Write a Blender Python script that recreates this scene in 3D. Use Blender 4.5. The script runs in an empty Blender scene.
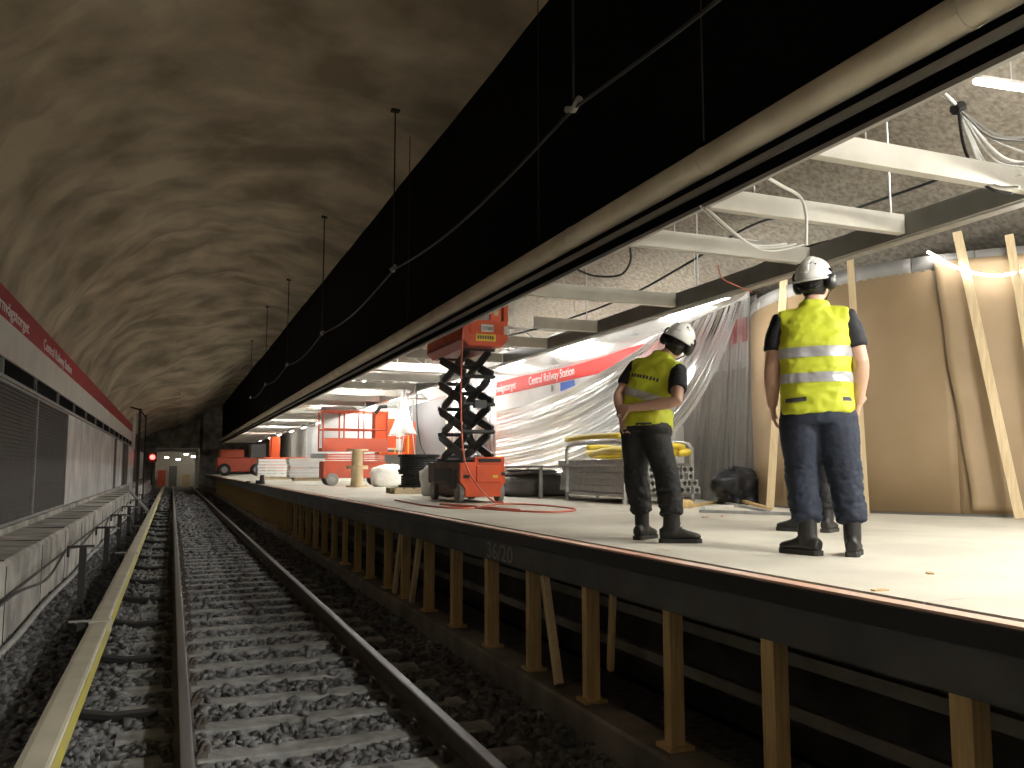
import bpy, bmesh, math, random
import numpy as np
from mathutils import Vector, Matrix, noise
from mathutils.bvhtree import BVHTree
random.seed(7); rng = np.random.default_rng(7)
sc = bpy.context.scene
col = sc.collection

# ------------------------------------------------------------------ camera
FPX, VX, VY, CAMZ = 850.0, 172.0, 468.0, 1.6
PITCH = math.atan((VY-384)/FPX)
YAW = math.atan((512-VX)/math.hypot(FPX, VY-384))
cd = bpy.data.cameras.new('camera'); cam = bpy.data.objects.new('camera', cd); col.objects.link(cam)
cd.sensor_fit = 'HORIZONTAL'; cd.sensor_width = 36.0; cd.lens = FPX/1024*36.0
cd.clip_start = 0.05; cd.clip_end = 400
cam.location = (0, 0, CAMZ); cam.rotation_euler = (math.pi/2+PITCH, 0, -YAW)
sc.camera = cam
# ------------------------------------------------------------------ world (underground: almost no sky light) and exposure
w = bpy.data.worlds.new('world'); sc.world = w; w.use_nodes = True
w.node_tree.nodes['Background'].inputs[0].default_value = (0.9, 0.95, 1, 1)
w.node_tree.nodes['Background'].inputs[1].default_value = 0.0
sc.view_settings.view_transform = 'Standard'; sc.view_settings.look = 'None'
sc.view_settings.gamma = 1.0; sc.view_settings.use_curve_mapping = False
sc.view_settings.exposure = 0.5
TUBE = 230.0      # emission of the fluorescent work tubes

_F = Vector((math.sin(YAW), math.cos(YAW), 0)); _R = Vector((math.cos(YAW), -math.sin(YAW), 0)); _Z = Vector((0, 0, 1))
_fw = _F*math.cos(PITCH)+_Z*math.sin(PITCH); _up = _Z*math.cos(PITCH)-_F*math.sin(PITCH)
CAM = Vector((0, 0, CAMZ))
def ray(x, y): return _fw*FPX+_R*(x-512)+_up*(384-y)
def onx(x, y, X): d = ray(x, y); return CAM+d*(X/d.x)
def onz(x, y, z): d = ray(x, y); return CAM+d*((z-CAMZ)/d.z)
def ony(x, y, Y): d = ray(x, y); return CAM+d*(Y/d.y)

# ------------------------------------------------------------------ materials
MATS = {}
def mat(name, c, rough=0.6, metal=0.0, c2=None, scale=6.0, bump=0.0, bscale=40.0, detail=6.0, emit=None, estr=0, stretch=None, c3=None, spec=0.5, trans=0.0, contrast=(0.35, 0.65)):
    if name in MATS: return MATS[name]
    m = bpy.data.materials.new(name); m.use_nodes = True; MATS[name] = m
    nt = m.node_tree; b = nt.nodes['Principled BSDF']; L = nt.links
    b.inputs['Base Color'].default_value = (*c, 1); b.inputs['Roughness'].default_value = rough
    b.inputs['Metallic'].default_value = metal; b.inputs['Specular IOR Level'].default_value = spec
    if trans: b.inputs['Transmission Weight'].default_value = trans
    tc = nt.nodes.new('ShaderNodeTexCoord'); co = tc.outputs['Object']
    if stretch:
        mp = nt.nodes.new('ShaderNodeMapping'); mp.inputs['Scale'].default_value = stretch
        L.new(co, mp.inputs['Vector']); co = mp.outputs['Vector']
    if c2:
        n = nt.nodes.new('ShaderNodeTexNoise'); n.inputs['Scale'].default_value = scale; n.inputs['Detail'].default_value = detail
        L.new(co, n.inputs['Vector'])
        r = nt.nodes.new('ShaderNodeValToRGB'); r.color_ramp.elements[0].position = contrast[0]; r.color_ramp.elements[1].position = contrast[1]
        r.color_ramp.elements[0].color = (*c, 1); r.color_ramp.elements[1].color = (*c2, 1)
        if c3:
            e = r.color_ramp.elements.new(sum(contrast)/2); e.color = (*c3, 1)
        L.new(n.outputs['Fac'], r.inputs['Fac']); L.new(r.outputs['Color'], b.inputs['Base Color'])
    if bump:
        n2 = nt.nodes.new('ShaderNodeTexNoise'); n2.inputs['Scale'].default_value = bscale; n2.inputs['Detail'].default_value = 5
        L.new(co, n2.inputs['Vector'])
        bp = nt.nodes.new('ShaderNodeBump'); bp.inputs['Strength'].default_value = bump; bp.inputs['Distance'].default_value = 0.02
        L.new(n2.outputs['Fac'], bp.inputs['Height']); L.new(bp.outputs['Normal'], b.inputs['Normal'])
    if emit:
        b.inputs['Emission Color'].default_value = (*emit, 1); b.inputs['Emission Strength'].default_value = estr
    return m
def film(name, c, alpha, rough=0.25):
    m = bpy.data.materials.new(name); m.use_nodes = True; MATS[name] = m
    nt = m.node_tree; L = nt.links; out = nt.nodes['Material Output']; nt.nodes.remove(nt.nodes['Principled BSDF'])
    tr = nt.nodes.new('ShaderNodeBsdfTransparent'); tl = nt.nodes.new('ShaderNodeBsdfTranslucent'); df = nt.nodes.new('ShaderNodeBsdfDiffuse'); gl = nt.nodes.new('ShaderNodeBsdfGlossy')
    tr.inputs[0].default_value = (0.96, 0.96, 0.96, 1)
    for s in (tl, df): s.inputs[0].default_value = (*c, 1)
    gl.inputs[0].default_value = (1, 1, 1, 1); gl.inputs['Roughness'].default_value = rough
    a = nt.nodes.new('ShaderNodeMixShader'); a.inputs[0].default_value = 0.5; L.new(tl.outputs[0], a.inputs[1]); L.new(df.outputs[0], a.inputs[2])
    b = nt.nodes.new('ShaderNodeMixShader'); b.inputs[0].default_value = alpha; L.new(tr.outputs[0], b.inputs[1]); L.new(a.outputs[0], b.inputs[2])
    f = nt.nodes.new('ShaderNodeFresnel'); f.inputs[0].default_value = 1.45
    d = nt.nodes.new('ShaderNodeMixShader'); L.new(f.outputs[0], d.inputs[0]); L.new(b.outputs[0], d.inputs[1]); L.new(gl.outputs[0], d.inputs[2])
    L.new(d.outputs[0], out.inputs[0]); return m

M = {}
M['vault'] = mat('shotcrete', (0.33, 0.275, 0.195), 0.9, c2=(0.70, 0.60, 0.455), scale=0.8, bump=0.9, bscale=2.2, detail=10)
M['rock'] = mat('rough_shotcrete', (0.20, 0.175, 0.14), 0.95, c2=(0.36, 0.32, 0.26), scale=16, bump=1.0, bscale=25, detail=10)
M['black'] = mat('black_paint', (0.0035, 0.0035, 0.004), 0.95, spec=0.1)
M['conc'] = mat('weathered_concrete', (0.26, 0.25, 0.225), 0.9, c2=(0.60, 0.58, 0.53), scale=1.8, bump=0.5, bscale=18, detail=9)
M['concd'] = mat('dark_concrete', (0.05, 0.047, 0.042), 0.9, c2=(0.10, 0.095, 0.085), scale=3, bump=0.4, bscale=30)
M['floor'] = mat('platform_concrete', (0.54, 0.51, 0.43), 0.75, c2=(0.67, 0.635, 0.54), scale=1.3, bump=0.12, bscale=30, detail=9)
M['floor2'] = mat('platform_concrete_pale', (0.58, 0.55, 0.465), 0.75, c2=(0.69, 0.655, 0.56), scale=1.7, bump=0.12, bscale=30, detail=9)
M['tilejoint'] = mat('wall_joint', (0.24, 0.225, 0.20), 0.9)
M['kerb'] = mat('dark_kerb_concrete', (0.15, 0.135, 0.115), 0.9, c2=(0.27, 0.245, 0.21), scale=2.5, bump=0.4, bscale=20)  # kerb tone set between the ledge concrete and the dark concrete
M['seam'] = mat('joint_filler', (0.10, 0.09, 0.075), 0.9)
M['coping'] = mat('lit_orange_edge', (0.70, 0.27, 0.13), 0.6, c2=(0.72, 0.62, 0.52), scale=0.45)  # pale noise over the orange paints in brightly lit stretches
M['fascia'] = mat('sooty_steel', (0.075, 0.075, 0.075), 0.7, c2=(0.12, 0.12, 0.118), scale=2.2, bump=0.2, bscale=20)
M['wood'] = mat('prop_timber', (0.50, 0.34, 0.15), 0.75, c2=(0.66, 0.47, 0.22), scale=3.5, stretch=(12, 12, 1), bump=0.15, bscale=8)
M['stud'] = mat('new_stud_timber', (0.62, 0.48, 0.28), 0.7, c2=(0.74, 0.60, 0.38), scale=3.0, stretch=(14, 14, 1))
M['rail'] = mat('rail_side_rust', (0.075, 0.06, 0.05), 0.75, 0.2, c2=(0.11, 0.095, 0.08), scale=8)
M['railtop'] = mat('rail_head_steel', (0.34, 0.34, 0.35), 0.4, 0.8)
M['sleeper'] = mat('sleeper_concrete', (0.17, 0.17, 0.165), 0.9, c2=(0.30, 0.30, 0.29), scale=7, bump=0.4, bscale=30)
M['stone'] = mat('ballast_stone', (0.045, 0.045, 0.047), 0.85, c2=(0.24, 0.24, 0.24), scale=14, bump=0.2, bscale=60, contrast=(0.3, 0.7))
M['cover'] = mat('third_rail_cover', (0.50, 0.48, 0.38), 0.6, c2=(0.60, 0.57, 0.45), scale=3)
M['yellow'] = mat('yellow_side', (0.62, 0.54, 0.05), 0.6, c2=(0.52, 0.48, 0.22), scale=5)
M['iron'] = mat('dark_iron', (0.04, 0.038, 0.036), 0.6, 0.3)
M['galv'] = mat('galvanised_steel', (0.45, 0.45, 0.44), 0.45, 0.6, c2=(0.58, 0.58, 0.57), scale=14)
M['galvd'] = mat('dull_galvanised', (0.30, 0.30, 0.29), 0.6, 0.3, c2=(0.42, 0.42, 0.41), scale=8)
M['beam'] = mat('pale_painted_steel', (0.50, 0.48, 0.43), 0.5, c2=(0.58, 0.56, 0.50), scale=3)
M['beamg'] = mat('grey_painted_steel', (0.20, 0.19, 0.175), 0.5, c2=(0.25, 0.24, 0.22), scale=3)
M['pipe'] = mat('dusty_beige_pipe', (0.58, 0.52, 0.40), 0.7, c2=(0.72, 0.66, 0.53), scale=2.0)
M['strip'] = mat('aluminium_strip', (0.35, 0.34, 0.32), 0.5, 0.2)
M['white'] = mat('white_panel', (0.70, 0.69, 0.67), 0.5, c2=(0.78, 0.77, 0.75), scale=1.5)
M['whitel'] = mat('left_white_panel', (0.74, 0.72, 0.68), 0.6, c2=(0.82, 0.80, 0.76), scale=1.5)  # white of the left name band only
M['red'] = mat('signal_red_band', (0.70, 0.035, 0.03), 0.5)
M['redl'] = mat('left_red_band', (0.42, 0.018, 0.02), 0.6)  # deeper red than the back wall band, for the left one
M['letter'] = mat('white_lettering', (0.85, 0.85, 0.85), 0.6)
M['chalk'] = mat('faint_chalk', (0.30, 0.295, 0.28), 0.9)
M['grille'] = mat('dark_mesh_panel', (0.055, 0.05, 0.044), 0.7, c2=(0.075, 0.068, 0.06), scale=5)
M['panel'] = mat('milky_metal_panel', (0.50, 0.51, 0.51), 0.4, 0.0, c2=(0.85, 0.86, 0.86), scale=1.1, bump=0.05, bscale=3, detail=8)
M['wallg'] = mat('grey_render_wall', (0.38, 0.355, 0.31), 0.85, c2=(0.44, 0.41, 0.36), scale=1.5)
M['card'] = mat('brown_hardboard', (0.30, 0.21, 0.115), 0.6, c2=(0.35, 0.25, 0.145), scale=1.6, detail=9)
M['greyband'] = mat('grey_column_top', (0.22, 0.215, 0.21), 0.6, c2=(0.28, 0.27, 0.26), scale=2)
M['orange'] = mat('orange_machine_paint', (0.80, 0.10, 0.018), 0.42, c2=(0.68, 0.09, 0.02), scale=4)
M['orangeb'] = mat('muted_red_paint', (0.60, 0.10, 0.045), 0.5, c2=(0.48, 0.10, 0.06), scale=4)  # duller red than the raised lift's orange
M['scissor'] = mat('dark_scissor_steel', (0.035, 0.038, 0.040), 0.42, 0.3)
M['tyre'] = mat('grey_rubber', (0.24, 0.24, 0.235), 0.8)
M['rubber'] = mat('black_rubber', (0.012, 0.012, 0.013), 0.55)
M['decal_w'] = mat('white_sticker', (0.85, 0.85, 0.86), 0.5)
M['decal_y'] = mat('yellow_sticker', (0.85, 0.60, 0.06), 0.5)
M['ink'] = mat('dark_print', (0.05, 0.05, 0.07), 0.6)
M['amber'] = mat('amber_lens', (0.95, 0.42, 0.03), 0.3, emit=(1, 0.5, 0.05), estr=1.5)
M['hose'] = mat('yellow_hose', (0.72, 0.55, 0.06), 0.45)
M['redhose'] = mat('red_cable', (0.65, 0.16, 0.10), 0.5)
M['wcable'] = mat('white_cable', (0.75, 0.74, 0.70), 0.5)
M['gcable'] = mat('grey_cable', (0.32, 0.31, 0.29), 0.6)
M['bcable'] = mat('black_cable', (0.012, 0.012, 0.012), 0.6)
M['bag'] = mat('black_plastic', (0.018, 0.019, 0.022), 0.28, bump=0.5, bscale=14)
M['sack'] = mat('white_wrap', (0.72, 0.72, 0.70), 0.4, bump=0.6, bscale=12)
M['cloth'] = mat('grey_tarp', (0.22, 0.21, 0.20), 0.6, bump=0.5, bscale=9)
M['plywood'] = mat('pale_plywood', (0.58, 0.46, 0.29), 0.7, c2=(0.66, 0.54, 0.36), scale=4)
M['bluegrey'] = mat('grey_door_panel', (0.16, 0.165, 0.17), 0.6)
M['film'] = film('polythene_sheet', (0.9, 0.9, 0.9), 0.42)
M['filmclear'] = film('clear_polythene', (0.9, 0.9, 0.9), 0.30, 0.2)
M['filmthick'] = film('milky_polythene', (0.90, 0.91, 0.92), 0.74)
M['tube'] = mat('fluorescent_tube', (1, 1, 1), 0.5, emit=(1.0, 0.97, 0.90), estr=TUBE)
M['led'] = mat('led_cord', (1, 1, 1), 0.5, emit=(1.0, 0.97, 0.9), estr=22)
M['flood'] = mat('flood_lens', (1, 1, 1), 0.5, emit=(1.0, 0.97, 0.90), estr=400)
M['flood_small'] = mat('small_flood_lens', (1, 1, 1), 0.5, emit=(1.0, 0.97, 0.90), estr=240)
M['redlamp'] = mat('red_signal_lens', (1, 0.05, 0.05), 0.4, emit=(1, 0.06, 0.05), estr=8)
M['farlamp'] = mat('far_lamp', (1, 1, 1), 0.5, emit=(1.0, 0.88, 0.66), estr=14)

# ------------------------------------------------------------------ mesh helpers
class MB:
    def __init__(s): s.v = []; s.f = []
    def add(s, vs, fs):
        o = len(s.v); s.v += [tuple(v) for v in vs]; s.f += [tuple(i+o for i in f) for f in fs]; return s
    def box(s, c, d, m=None):
        x, y, z = d[0]/2, d[1]/2, d[2]/2
        vs = [Vector((a*x, b*y, e*z)) for a in (-1, 1) for b in (-1, 1) for e in (-1, 1)]
        if m is not None: vs = [m @ v for v in vs]
        c = Vector(c)
        return s.add([v+c for v in vs], [(0, 1, 3, 2), (4, 6, 7, 5), (0, 4, 5, 1), (2, 3, 7, 6), (0, 2, 6, 4), (1, 5, 7, 3)])
    def bar(s, p0, p1, w, h, upv=(0, 0, 1)):
        p0, p1 = Vector(p0), Vector(p1); t = (p1-p0).normalized(); u = Vector(upv)
        x = t.cross(u)
        if x.length < 1e-4: x = t.cross(Vector((1, 0, 0)))
        x.normalize(); u = x.cross(t)
        r = [x*(a*w/2)+u*(b*h/2) for a, b in ((-1, -1), (1, -1), (1, 1), (-1, 1))]
        return s.add([p0+q for q in r]+[p1+q for q in r], [(3, 2, 1, 0), (4, 5, 6, 7), (0, 1, 5, 4), (1, 2, 6, 5), (2, 3, 7, 6), (3, 0, 4, 7)])
    def tube(s, pts, r, seg=8, cap=True, side=None):
        pts = [Vector(p) for p in pts]; n = len(pts)
        rs = r if isinstance(r, (list, tuple)) else [r]*n
        prev = Vector(side) if side is not None else None; vs = []; fs = []
        for i, p in enumerate(pts):
            t = (pts[min(i+1, n-1)]-pts[max(i-1, 0)])
            t = t.normalized() if t.length > 1e-9 else Vector((0, 0, 1))
            if prev is None: prev = t.orthogonal()
            x = prev-t*prev.dot(t)
            x = x.normalized() if x.length > 1e-6 else t.orthogonal().normalized()
            y = t.cross(x)
            if side is None: prev = x
            rr = rs[i]; rx, ry = rr if isinstance(rr, (list, tuple)) else (rr, rr)
            for k in range(seg):
                a = 2*math.pi*k/seg; vs.append(p+x*(rx*math.cos(a))+y*(ry*math.sin(a)))
        for i in range(n-1):
            for k in range(seg):
                k2 = (k+1) % seg; fs.append((i*seg+k, i*seg+k2, (i+1)*seg+k2, (i+1)*seg+k))
        if cap: fs += [tuple(range(seg-1, -1, -1)), tuple(range((n-1)*seg, n*seg))]
        return s.add(vs, fs)
    def cyl(s, p0, p1, r0, r1=None, seg=12): return s.tube([p0, p1], [r0, r0 if r1 is None else r1], seg)
    def prism(s, poly, axis, a, b):
        def pt(u, v, t): return {'y': (u, t, v), 'x': (t, u, v), 'z': (u, v, t)}[axis]
        n = len(poly); vs = [pt(u, v, a) for u, v in poly]+[pt(u, v, b) for u, v in poly]
        fs = [tuple(range(n)), tuple(range(2*n-1, n-1, -1))]+[(i, n+i, n+(i+1) % n, (i+1) % n) for i in range(n)]
        return s.add(vs, fs)
    def ell(s, c, r, seg=16, rings=10, m=None, zmin=-1.0):
        c = Vector(c); vs = []; fs = []
        a0 = math.asin(max(-1, zmin))
        for i in range(rings+1):
            a = a0+(math.pi/2-a0)*i/rings
            for k in range(seg):
                b = 2*math.pi*k/seg; v = Vector((r[0]*math.cos(a)*math.cos(b), r[1]*math.cos(a)*math.sin(b), r[2]*math.sin(a)))
                if m is not None: v = m @ v
                vs.append(c+v)
        for i in range(rings):
            for k in range(seg): k2 = (k+1) % seg; fs.append((i*seg+k, i*seg+k2, (i+1)*seg+k2, (i+1)*seg+k))
        fs.append(tuple(range(seg-1, -1, -1))); fs.append(tuple(range(rings*seg, (rings+1)*seg)))
        return s.add(vs, fs)
    def grid(s, fn, nu, nv):
        vs = [fn(i/nu, j/nv) for i in range(nu+1) for j in range(nv+1)]
        return s.add(vs, [(i*(nv+1)+j, (i+1)*(nv+1)+j, (i+1)*(nv+1)+j+1, i*(nv+1)+j+1) for i in range(nu) for j in range(nv)])
    def mesh(s, name):
        me = bpy.data.meshes.new(name); me.from_pydata(s.v, [], s.f); me.update()
        bm = bmesh.new(); bm.from_mesh(me); bmesh.ops.recalc_face_normals(bm, faces=bm.faces); bm.to_mesh(me); bm.free(); return me
    def build(s, name, m, parent=None, smooth=False, bevel=0, label=None):
        me = s.mesh(name); me.materials.append(M[m] if isinstance(m, str) else m)
        if smooth: me.shade_smooth()
        o = bpy.data.objects.new(name, me); col.objects.link(o)
        if parent is not None: o.parent = parent
        if bevel:
            b = o.modifiers.new('bevel', 'BEVEL'); b.width = bevel; b.segments = 2; b.limit_method = 'ANGLE'
        if label: o['label'] = label
        return o
def local(o, loc):
    """move mesh data so that the object's origin is at loc (world), geometry unchanged"""
    o.data.transform(Matrix.Translation(-Vector(loc))); o.location = loc; return o
def thing(name, label, cat, loc=(0, 0, 0), rz=0, group=None):
    o = bpy.data.objects.new(name, None); col.objects.link(o); o.location = loc; o.rotation_euler = (0, 0, rz); o.empty_display_size = 0.2
    return tag(o, label, cat, group)
def tag(o, label, cat, group=None):
    o['label'] = label; o['category'] = cat
    if group: o['group'] = group
    return o
def struct(o, label=None):
    o['kind'] = 'structure'
    if label: o['label'] = label
    return o
def inst(name, me, parent, loc, rot=None, scale=None):
    o = bpy.data.objects.new(name, me); col.objects.link(o); o.parent = parent; o.location = loc
    if rot: o.rotation_euler = rot
    if scale: o.scale = scale
    return o
def text_mesh(name, s, size, m, parent, origin, u, v, depth=0.004, width=None):
    """lettering as a thin solid mesh: u reading direction, v up direction"""
    cu = bpy.data.curves.new(name, 'FONT'); cu.body = s; cu.size = size; cu.extrude = depth/2
    cu.resolution_u = 3
    to = bpy.data.objects.new(name, cu); col.objects.link(to)
    dg = bpy.context.evaluated_depsgraph_get(); me = bpy.data.meshes.new_from_object(to.evaluated_get(dg))
    bpy.data.objects.remove(to); bpy.data.curves.remove(cu)
    if width:
        xs = [q.co.x for q in me.vertices]; k = width/(max(xs)-min(xs))
        for q in me.vertices: q.co.x *= k
    u = Vector(u).normalized(); v = Vector(v).normalized(); n = u.cross(v)
    mt = Matrix(((u.x, v.x, n.x, origin[0]), (u.y, v.y, n.y, origin[1]), (u.z, v.z, n.z, origin[2]), (0, 0, 0, 1)))
    me.transform(mt); me.materials.clear(); me.materials.append(M[m])
    o = bpy.data.objects.new(name, me); col.objects.link(o); o.parent = parent; return o
def sign_text(s, size, m, parent, origin, u, v, depth, width):
    ws = s.split(' '); cu = bpy.data.curves.new('measure', 'FONT'); cu.size = size
    to = bpy.data.objects.new('measure', cu); col.objects.link(to); xs = []
    for k in range(len(ws)):
        pre = ' '.join(ws[:k+1]); r = []
        for body in (pre, ws[k]):
            cu.body = body; bpy.context.view_layer.update(); r.append(to.dimensions.x)
        xs.append((r[0]-r[1], r[1], r[0]))
    tot = xs[-1][2]; bpy.data.objects.remove(to); bpy.data.curves.remove(cu)
    for wd, (x0, wdt, _) in zip(ws, xs):
        text_mesh('lettering', wd, size, m, parent, Vector(origin)+Vector(u)*(x0/tot*width), u, v, depth, wdt/tot*width)
def remesh(mb, voxel, smooth_it=4):
    """fuse overlapping closed solids into one continuous skin"""
    me = mb.mesh('tmp'); o = bpy.data.objects.new('tmp', me); col.objects.link(o)
    r = o.modifiers.new('r', 'REMESH'); r.mode = 'VOXEL'; r.voxel_size = voxel
    if smooth_it:
        s = o.modifiers.new('s', 'SMOOTH'); s.factor = 0.5; s.iterations = smooth_it
    dg = bpy.context.evaluated_depsgraph_get(); out = bpy.data.meshes.new_from_object(o.evaluated_get(dg))
    bpy.data.objects.remove(o); bpy.data.meshes.remove(me); return out
def wrinkle(me, amp, fr, seed=0, zfn=None):
    me.update(); ns = [v.normal.copy() for v in me.vertices]; off = Vector((seed*3.7, seed*1.3, seed))
    for v, n in zip(me.vertices, ns):
        p = Vector((v.co.x*fr[0], v.co.y*fr[1], v.co.z*fr[2]))+off
        k = noise.noise(p)*0.65+noise.noise(p*2.1)*0.35
        k = 1-abs(k)*2.2
        a = amp*(zfn(v.co) if zfn else 1)
        v.co += n*(a*k)
    me.update()
def cut(me, planes):
    """keep the part of a mesh on the positive side of every plane (co, no)"""
    bm = bmesh.new(); bm.from_mesh(me)
    for co, no in planes:
        bmesh.ops.bisect_plane(bm, geom=bm.verts[:]+bm.edges[:]+bm.faces[:], plane_co=co, plane_no=no, clear_inner=True)
    out = bpy.data.meshes.new(me.name); bm.to_mesh(out); bm.free(); return out
def inflate(me, d):
    me.update(); ns = [v.normal.copy() for v in me.vertices]
    for v, n in zip(me.vertices, ns): v.co += n*d
    return me
def mobj(name, me, m, parent=None, smooth=True, label=None):
    me.name = name; me.materials.clear(); me.materials.append(M[m] if isinstance(m, str) else m)
    if smooth: me.shade_smooth()
    o = bpy.data.objects.new(name, me); col.objects.link(o); o.parent = parent
    if label: o['label'] = label
    return o

# ================================================================== SETTING
ZP, XE = 1.07, 2.65            # platform top height, platform edge
YEND, Y0 = 78.0, -20.0
XW = 8.5                       # back wall of the platform hall
# ---- track bed
tb = MB().box((0.5, 45, -0.36), (6.4, 130, 0.3)).build('floor_track_bed', 'stone'); struct(tb, 'dark ballast bed under the railway track')
# ---- platform slab
fl = MB().box(((2.86+12)/2, (Y0+YEND)/2, ZP-0.14), (12-2.86, YEND-Y0, 0.24)).build('floor', 'seam'); struct(fl, 'pale concrete platform floor')
k = 0
xs = [2.80, 5.2, 7.6, 12.0]
for i in range(3):
    y = -19.0+0.6*i
    while y < 40:
        L = 2.4
        MB().box(((xs[i]+xs[i+1])/2, y+L/2, ZP-0.01), (xs[i+1]-xs[i]-0.005, L-0.005, 0.02)).build('floor_panel', 'floor' if random.random() < .6 else 'floor2', fl)
        y += L
MB().box(((2.8+12)/2, (40.5+YEND)/2, ZP-0.01), (9.2, YEND-40.5, 0.02)).build('floor_panel', 'floor', fl)
# platform edge: fascia beam, coping strip
fas = thing('platform_edge_beam', 'sooty dark steel beam along the front edge of the platform', 'beam', (XE, Y0, ZP-0.3))
o = MB().prism([(XE, ZP-0.012), (XE, ZP-0.10), (XE+0.025, ZP-0.11), (XE+0.03, ZP-0.29), (XE+0.20, ZP-0.29), (XE+0.20, ZP-0.012)], 'y', Y0, YEND).build('beam_body', 'fascia'); o.parent = fas; o.data.transform(Matrix.Translation(-fas.location))
o = MB().box((XE-0.004, (Y0+YEND)/2, ZP-0.055), (0.012, YEND-Y0, 0.085)).build('rubber_face', 'rubber', fas); o.data.transform(Matrix.Translation(-fas.location))
o = MB().box((XE+0.045, (Y0+YEND)/2, ZP-0.004), (0.085, YEND-Y0, 0.012)).build('edge_strip', 'coping', fas, label='orange edge strip'); o.data.transform(Matrix.Translation(-fas.location))
# chalk mark 36/20 on the beam
p = onx(491, 543, XE+0.027); q = onx(516, 560, XE+0.027)
text_mesh('chalk_mark', '36/20', 0.2, 'chalk', fas, Vector((XE+0.026, 7.35, ZP-0.27))-fas.location, (0, -1, 0), (0, 0, 1), 0.003, width=0.62)
# kerb on which the props stand + dark wall under the platform
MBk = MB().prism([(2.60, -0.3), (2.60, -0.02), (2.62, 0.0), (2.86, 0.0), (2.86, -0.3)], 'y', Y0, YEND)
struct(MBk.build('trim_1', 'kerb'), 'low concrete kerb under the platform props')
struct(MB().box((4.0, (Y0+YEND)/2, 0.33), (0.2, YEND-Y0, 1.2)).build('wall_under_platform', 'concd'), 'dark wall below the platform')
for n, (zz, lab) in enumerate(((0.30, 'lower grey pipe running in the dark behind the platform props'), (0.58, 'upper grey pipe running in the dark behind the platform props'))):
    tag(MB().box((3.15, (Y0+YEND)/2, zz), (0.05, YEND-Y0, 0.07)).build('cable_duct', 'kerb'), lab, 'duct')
    
# ---- left ledge, left wall
XL = -2.2
def zl(r): return CAMZ+XL*r
led = MB().prism([(-1.52, -0.3), (-1.52, 0.62), (-1.56, 0.66), (-2.35, 0.68), (-2.35, -0.3)], 'y', Y0, YEND).build('wall_ledge', 'conc')
struct(led, 'weathered concrete walkway ledge along the left wall')
wl = MB().box((XL-0.16, (Y0+YEND)/2, 1.9), (0.2, YEND-Y0, 3.9)).build('wall_left', 'concd'); struct(wl, 'left tunnel wall with panels and a red name band')
MB().box((XL+0.02, (Y0+58)/2, 0.72), (0.1, 58-Y0, 0.09)).build('skirting', 'conc', wl)
zb0, zt0 = 0.78, 2.80
ys = [-18.6, -12.6, -6.6, -1.6, 3.4, 8.4, 12.2, 16.45, 21.0]
def louvre(y0, y1):
    g = MB().box((XL, (y0+y1)/2, (zb0+zt0)/2), (0.02, y1-y0-0.05, zt0-zb0)).build('grille_panel', 'grille', wl)
    mb = MB(); z = zb0+0.05
    while z < zt0-0.02:
        mb.box((XL+0.018, (y0+y1)/2, z), (0.02, y1-y0-0.14, 0.022)); z += 0.06
    s = mb.build('louvre', 'grille', g); s['kind'] = 'stuff'
    fr = MB()
    for yy in (y0+0.03, y1-0.03): fr.box((XL+0.02, yy, (zb0+zt0)/2), (0.05, 0.045, zt0-zb0))
    for zz in (zb0+.02, zt0-.02): fr.box((XL+0.02, (y0+y1)/2, zz), (0.05, y1-y0, 0.04))
    fr.build('panel_frame', 'galvd', g)
for i in range(len(ys)-1): louvre(ys[i], ys[i+1])
yy = 21.0
pw = [4.3, 4.1, 4.2, 4.2, 1.6, 4.6, 1.6]
for i, d in enumerate(pw):
    narrow = d < 2
    MB().box((XL, yy+d/2, (zb0+zt0)/2), (0.03, d-0.07, zt0-zb0)).build('metal_panel', 'grille' if narrow else 'panel', wl, bevel=0.006)
    yy += d
for yb in np.arange(yy+0.5, 74, 3.6):
    MB().box((XL, yb+1.7, (zb0+zt0)/2), (0.03, 3.4, zt0-zb0)).build('metal_panel', 'panel' if int(yb) % 2 else 'grille', wl)
# slot and clips above the panels
struct(MB().box((XL-0.03, (Y0+58)/2, 2.965), (0.1, 58-Y0, 0.26)).build('trim_2', 'black'), 'black slot above the left wall panels')
tr = MB().box((XL+0.02, (Y0+58)/2, 2.83), (0.09, 58-Y0, 0.05)).build('trim_3', 'galvd'); struct(tr, 'pale rail along the top of the left panels')
for y in np.arange(-5, 56, 3.0): MB().box((XL+0.04, y, 2.95), (0.04, 0.08, 0.24)).build('clip', 'galvd', tr)
bd = thing('name_band', 'red and white station name band on the left tunnel wall', 'sign', (XL, 25, 3.1))
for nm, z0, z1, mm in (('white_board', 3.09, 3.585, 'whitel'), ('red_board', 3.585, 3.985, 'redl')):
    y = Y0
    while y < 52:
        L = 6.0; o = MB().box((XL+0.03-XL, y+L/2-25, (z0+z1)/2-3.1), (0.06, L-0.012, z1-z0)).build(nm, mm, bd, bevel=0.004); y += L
for s, ya, yb in (('Järnvägstorget', 12.1, 14.9), ('Central Railway Station', 16.5, 20.9)):
    sign_text(s, 0.26, 'letter', bd, (0.064, ya-25, 3.66-3.1), (0, 1, 0), (0, 0, 1), 0.006, yb-ya)
struct(MB().box((XL-0.2, (Y0+58)/2, 3.55), (0.3, 58-Y0, 0.9)).build('wall_band_backing', 'conc'), 'concrete backing behind the left name band')

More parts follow.
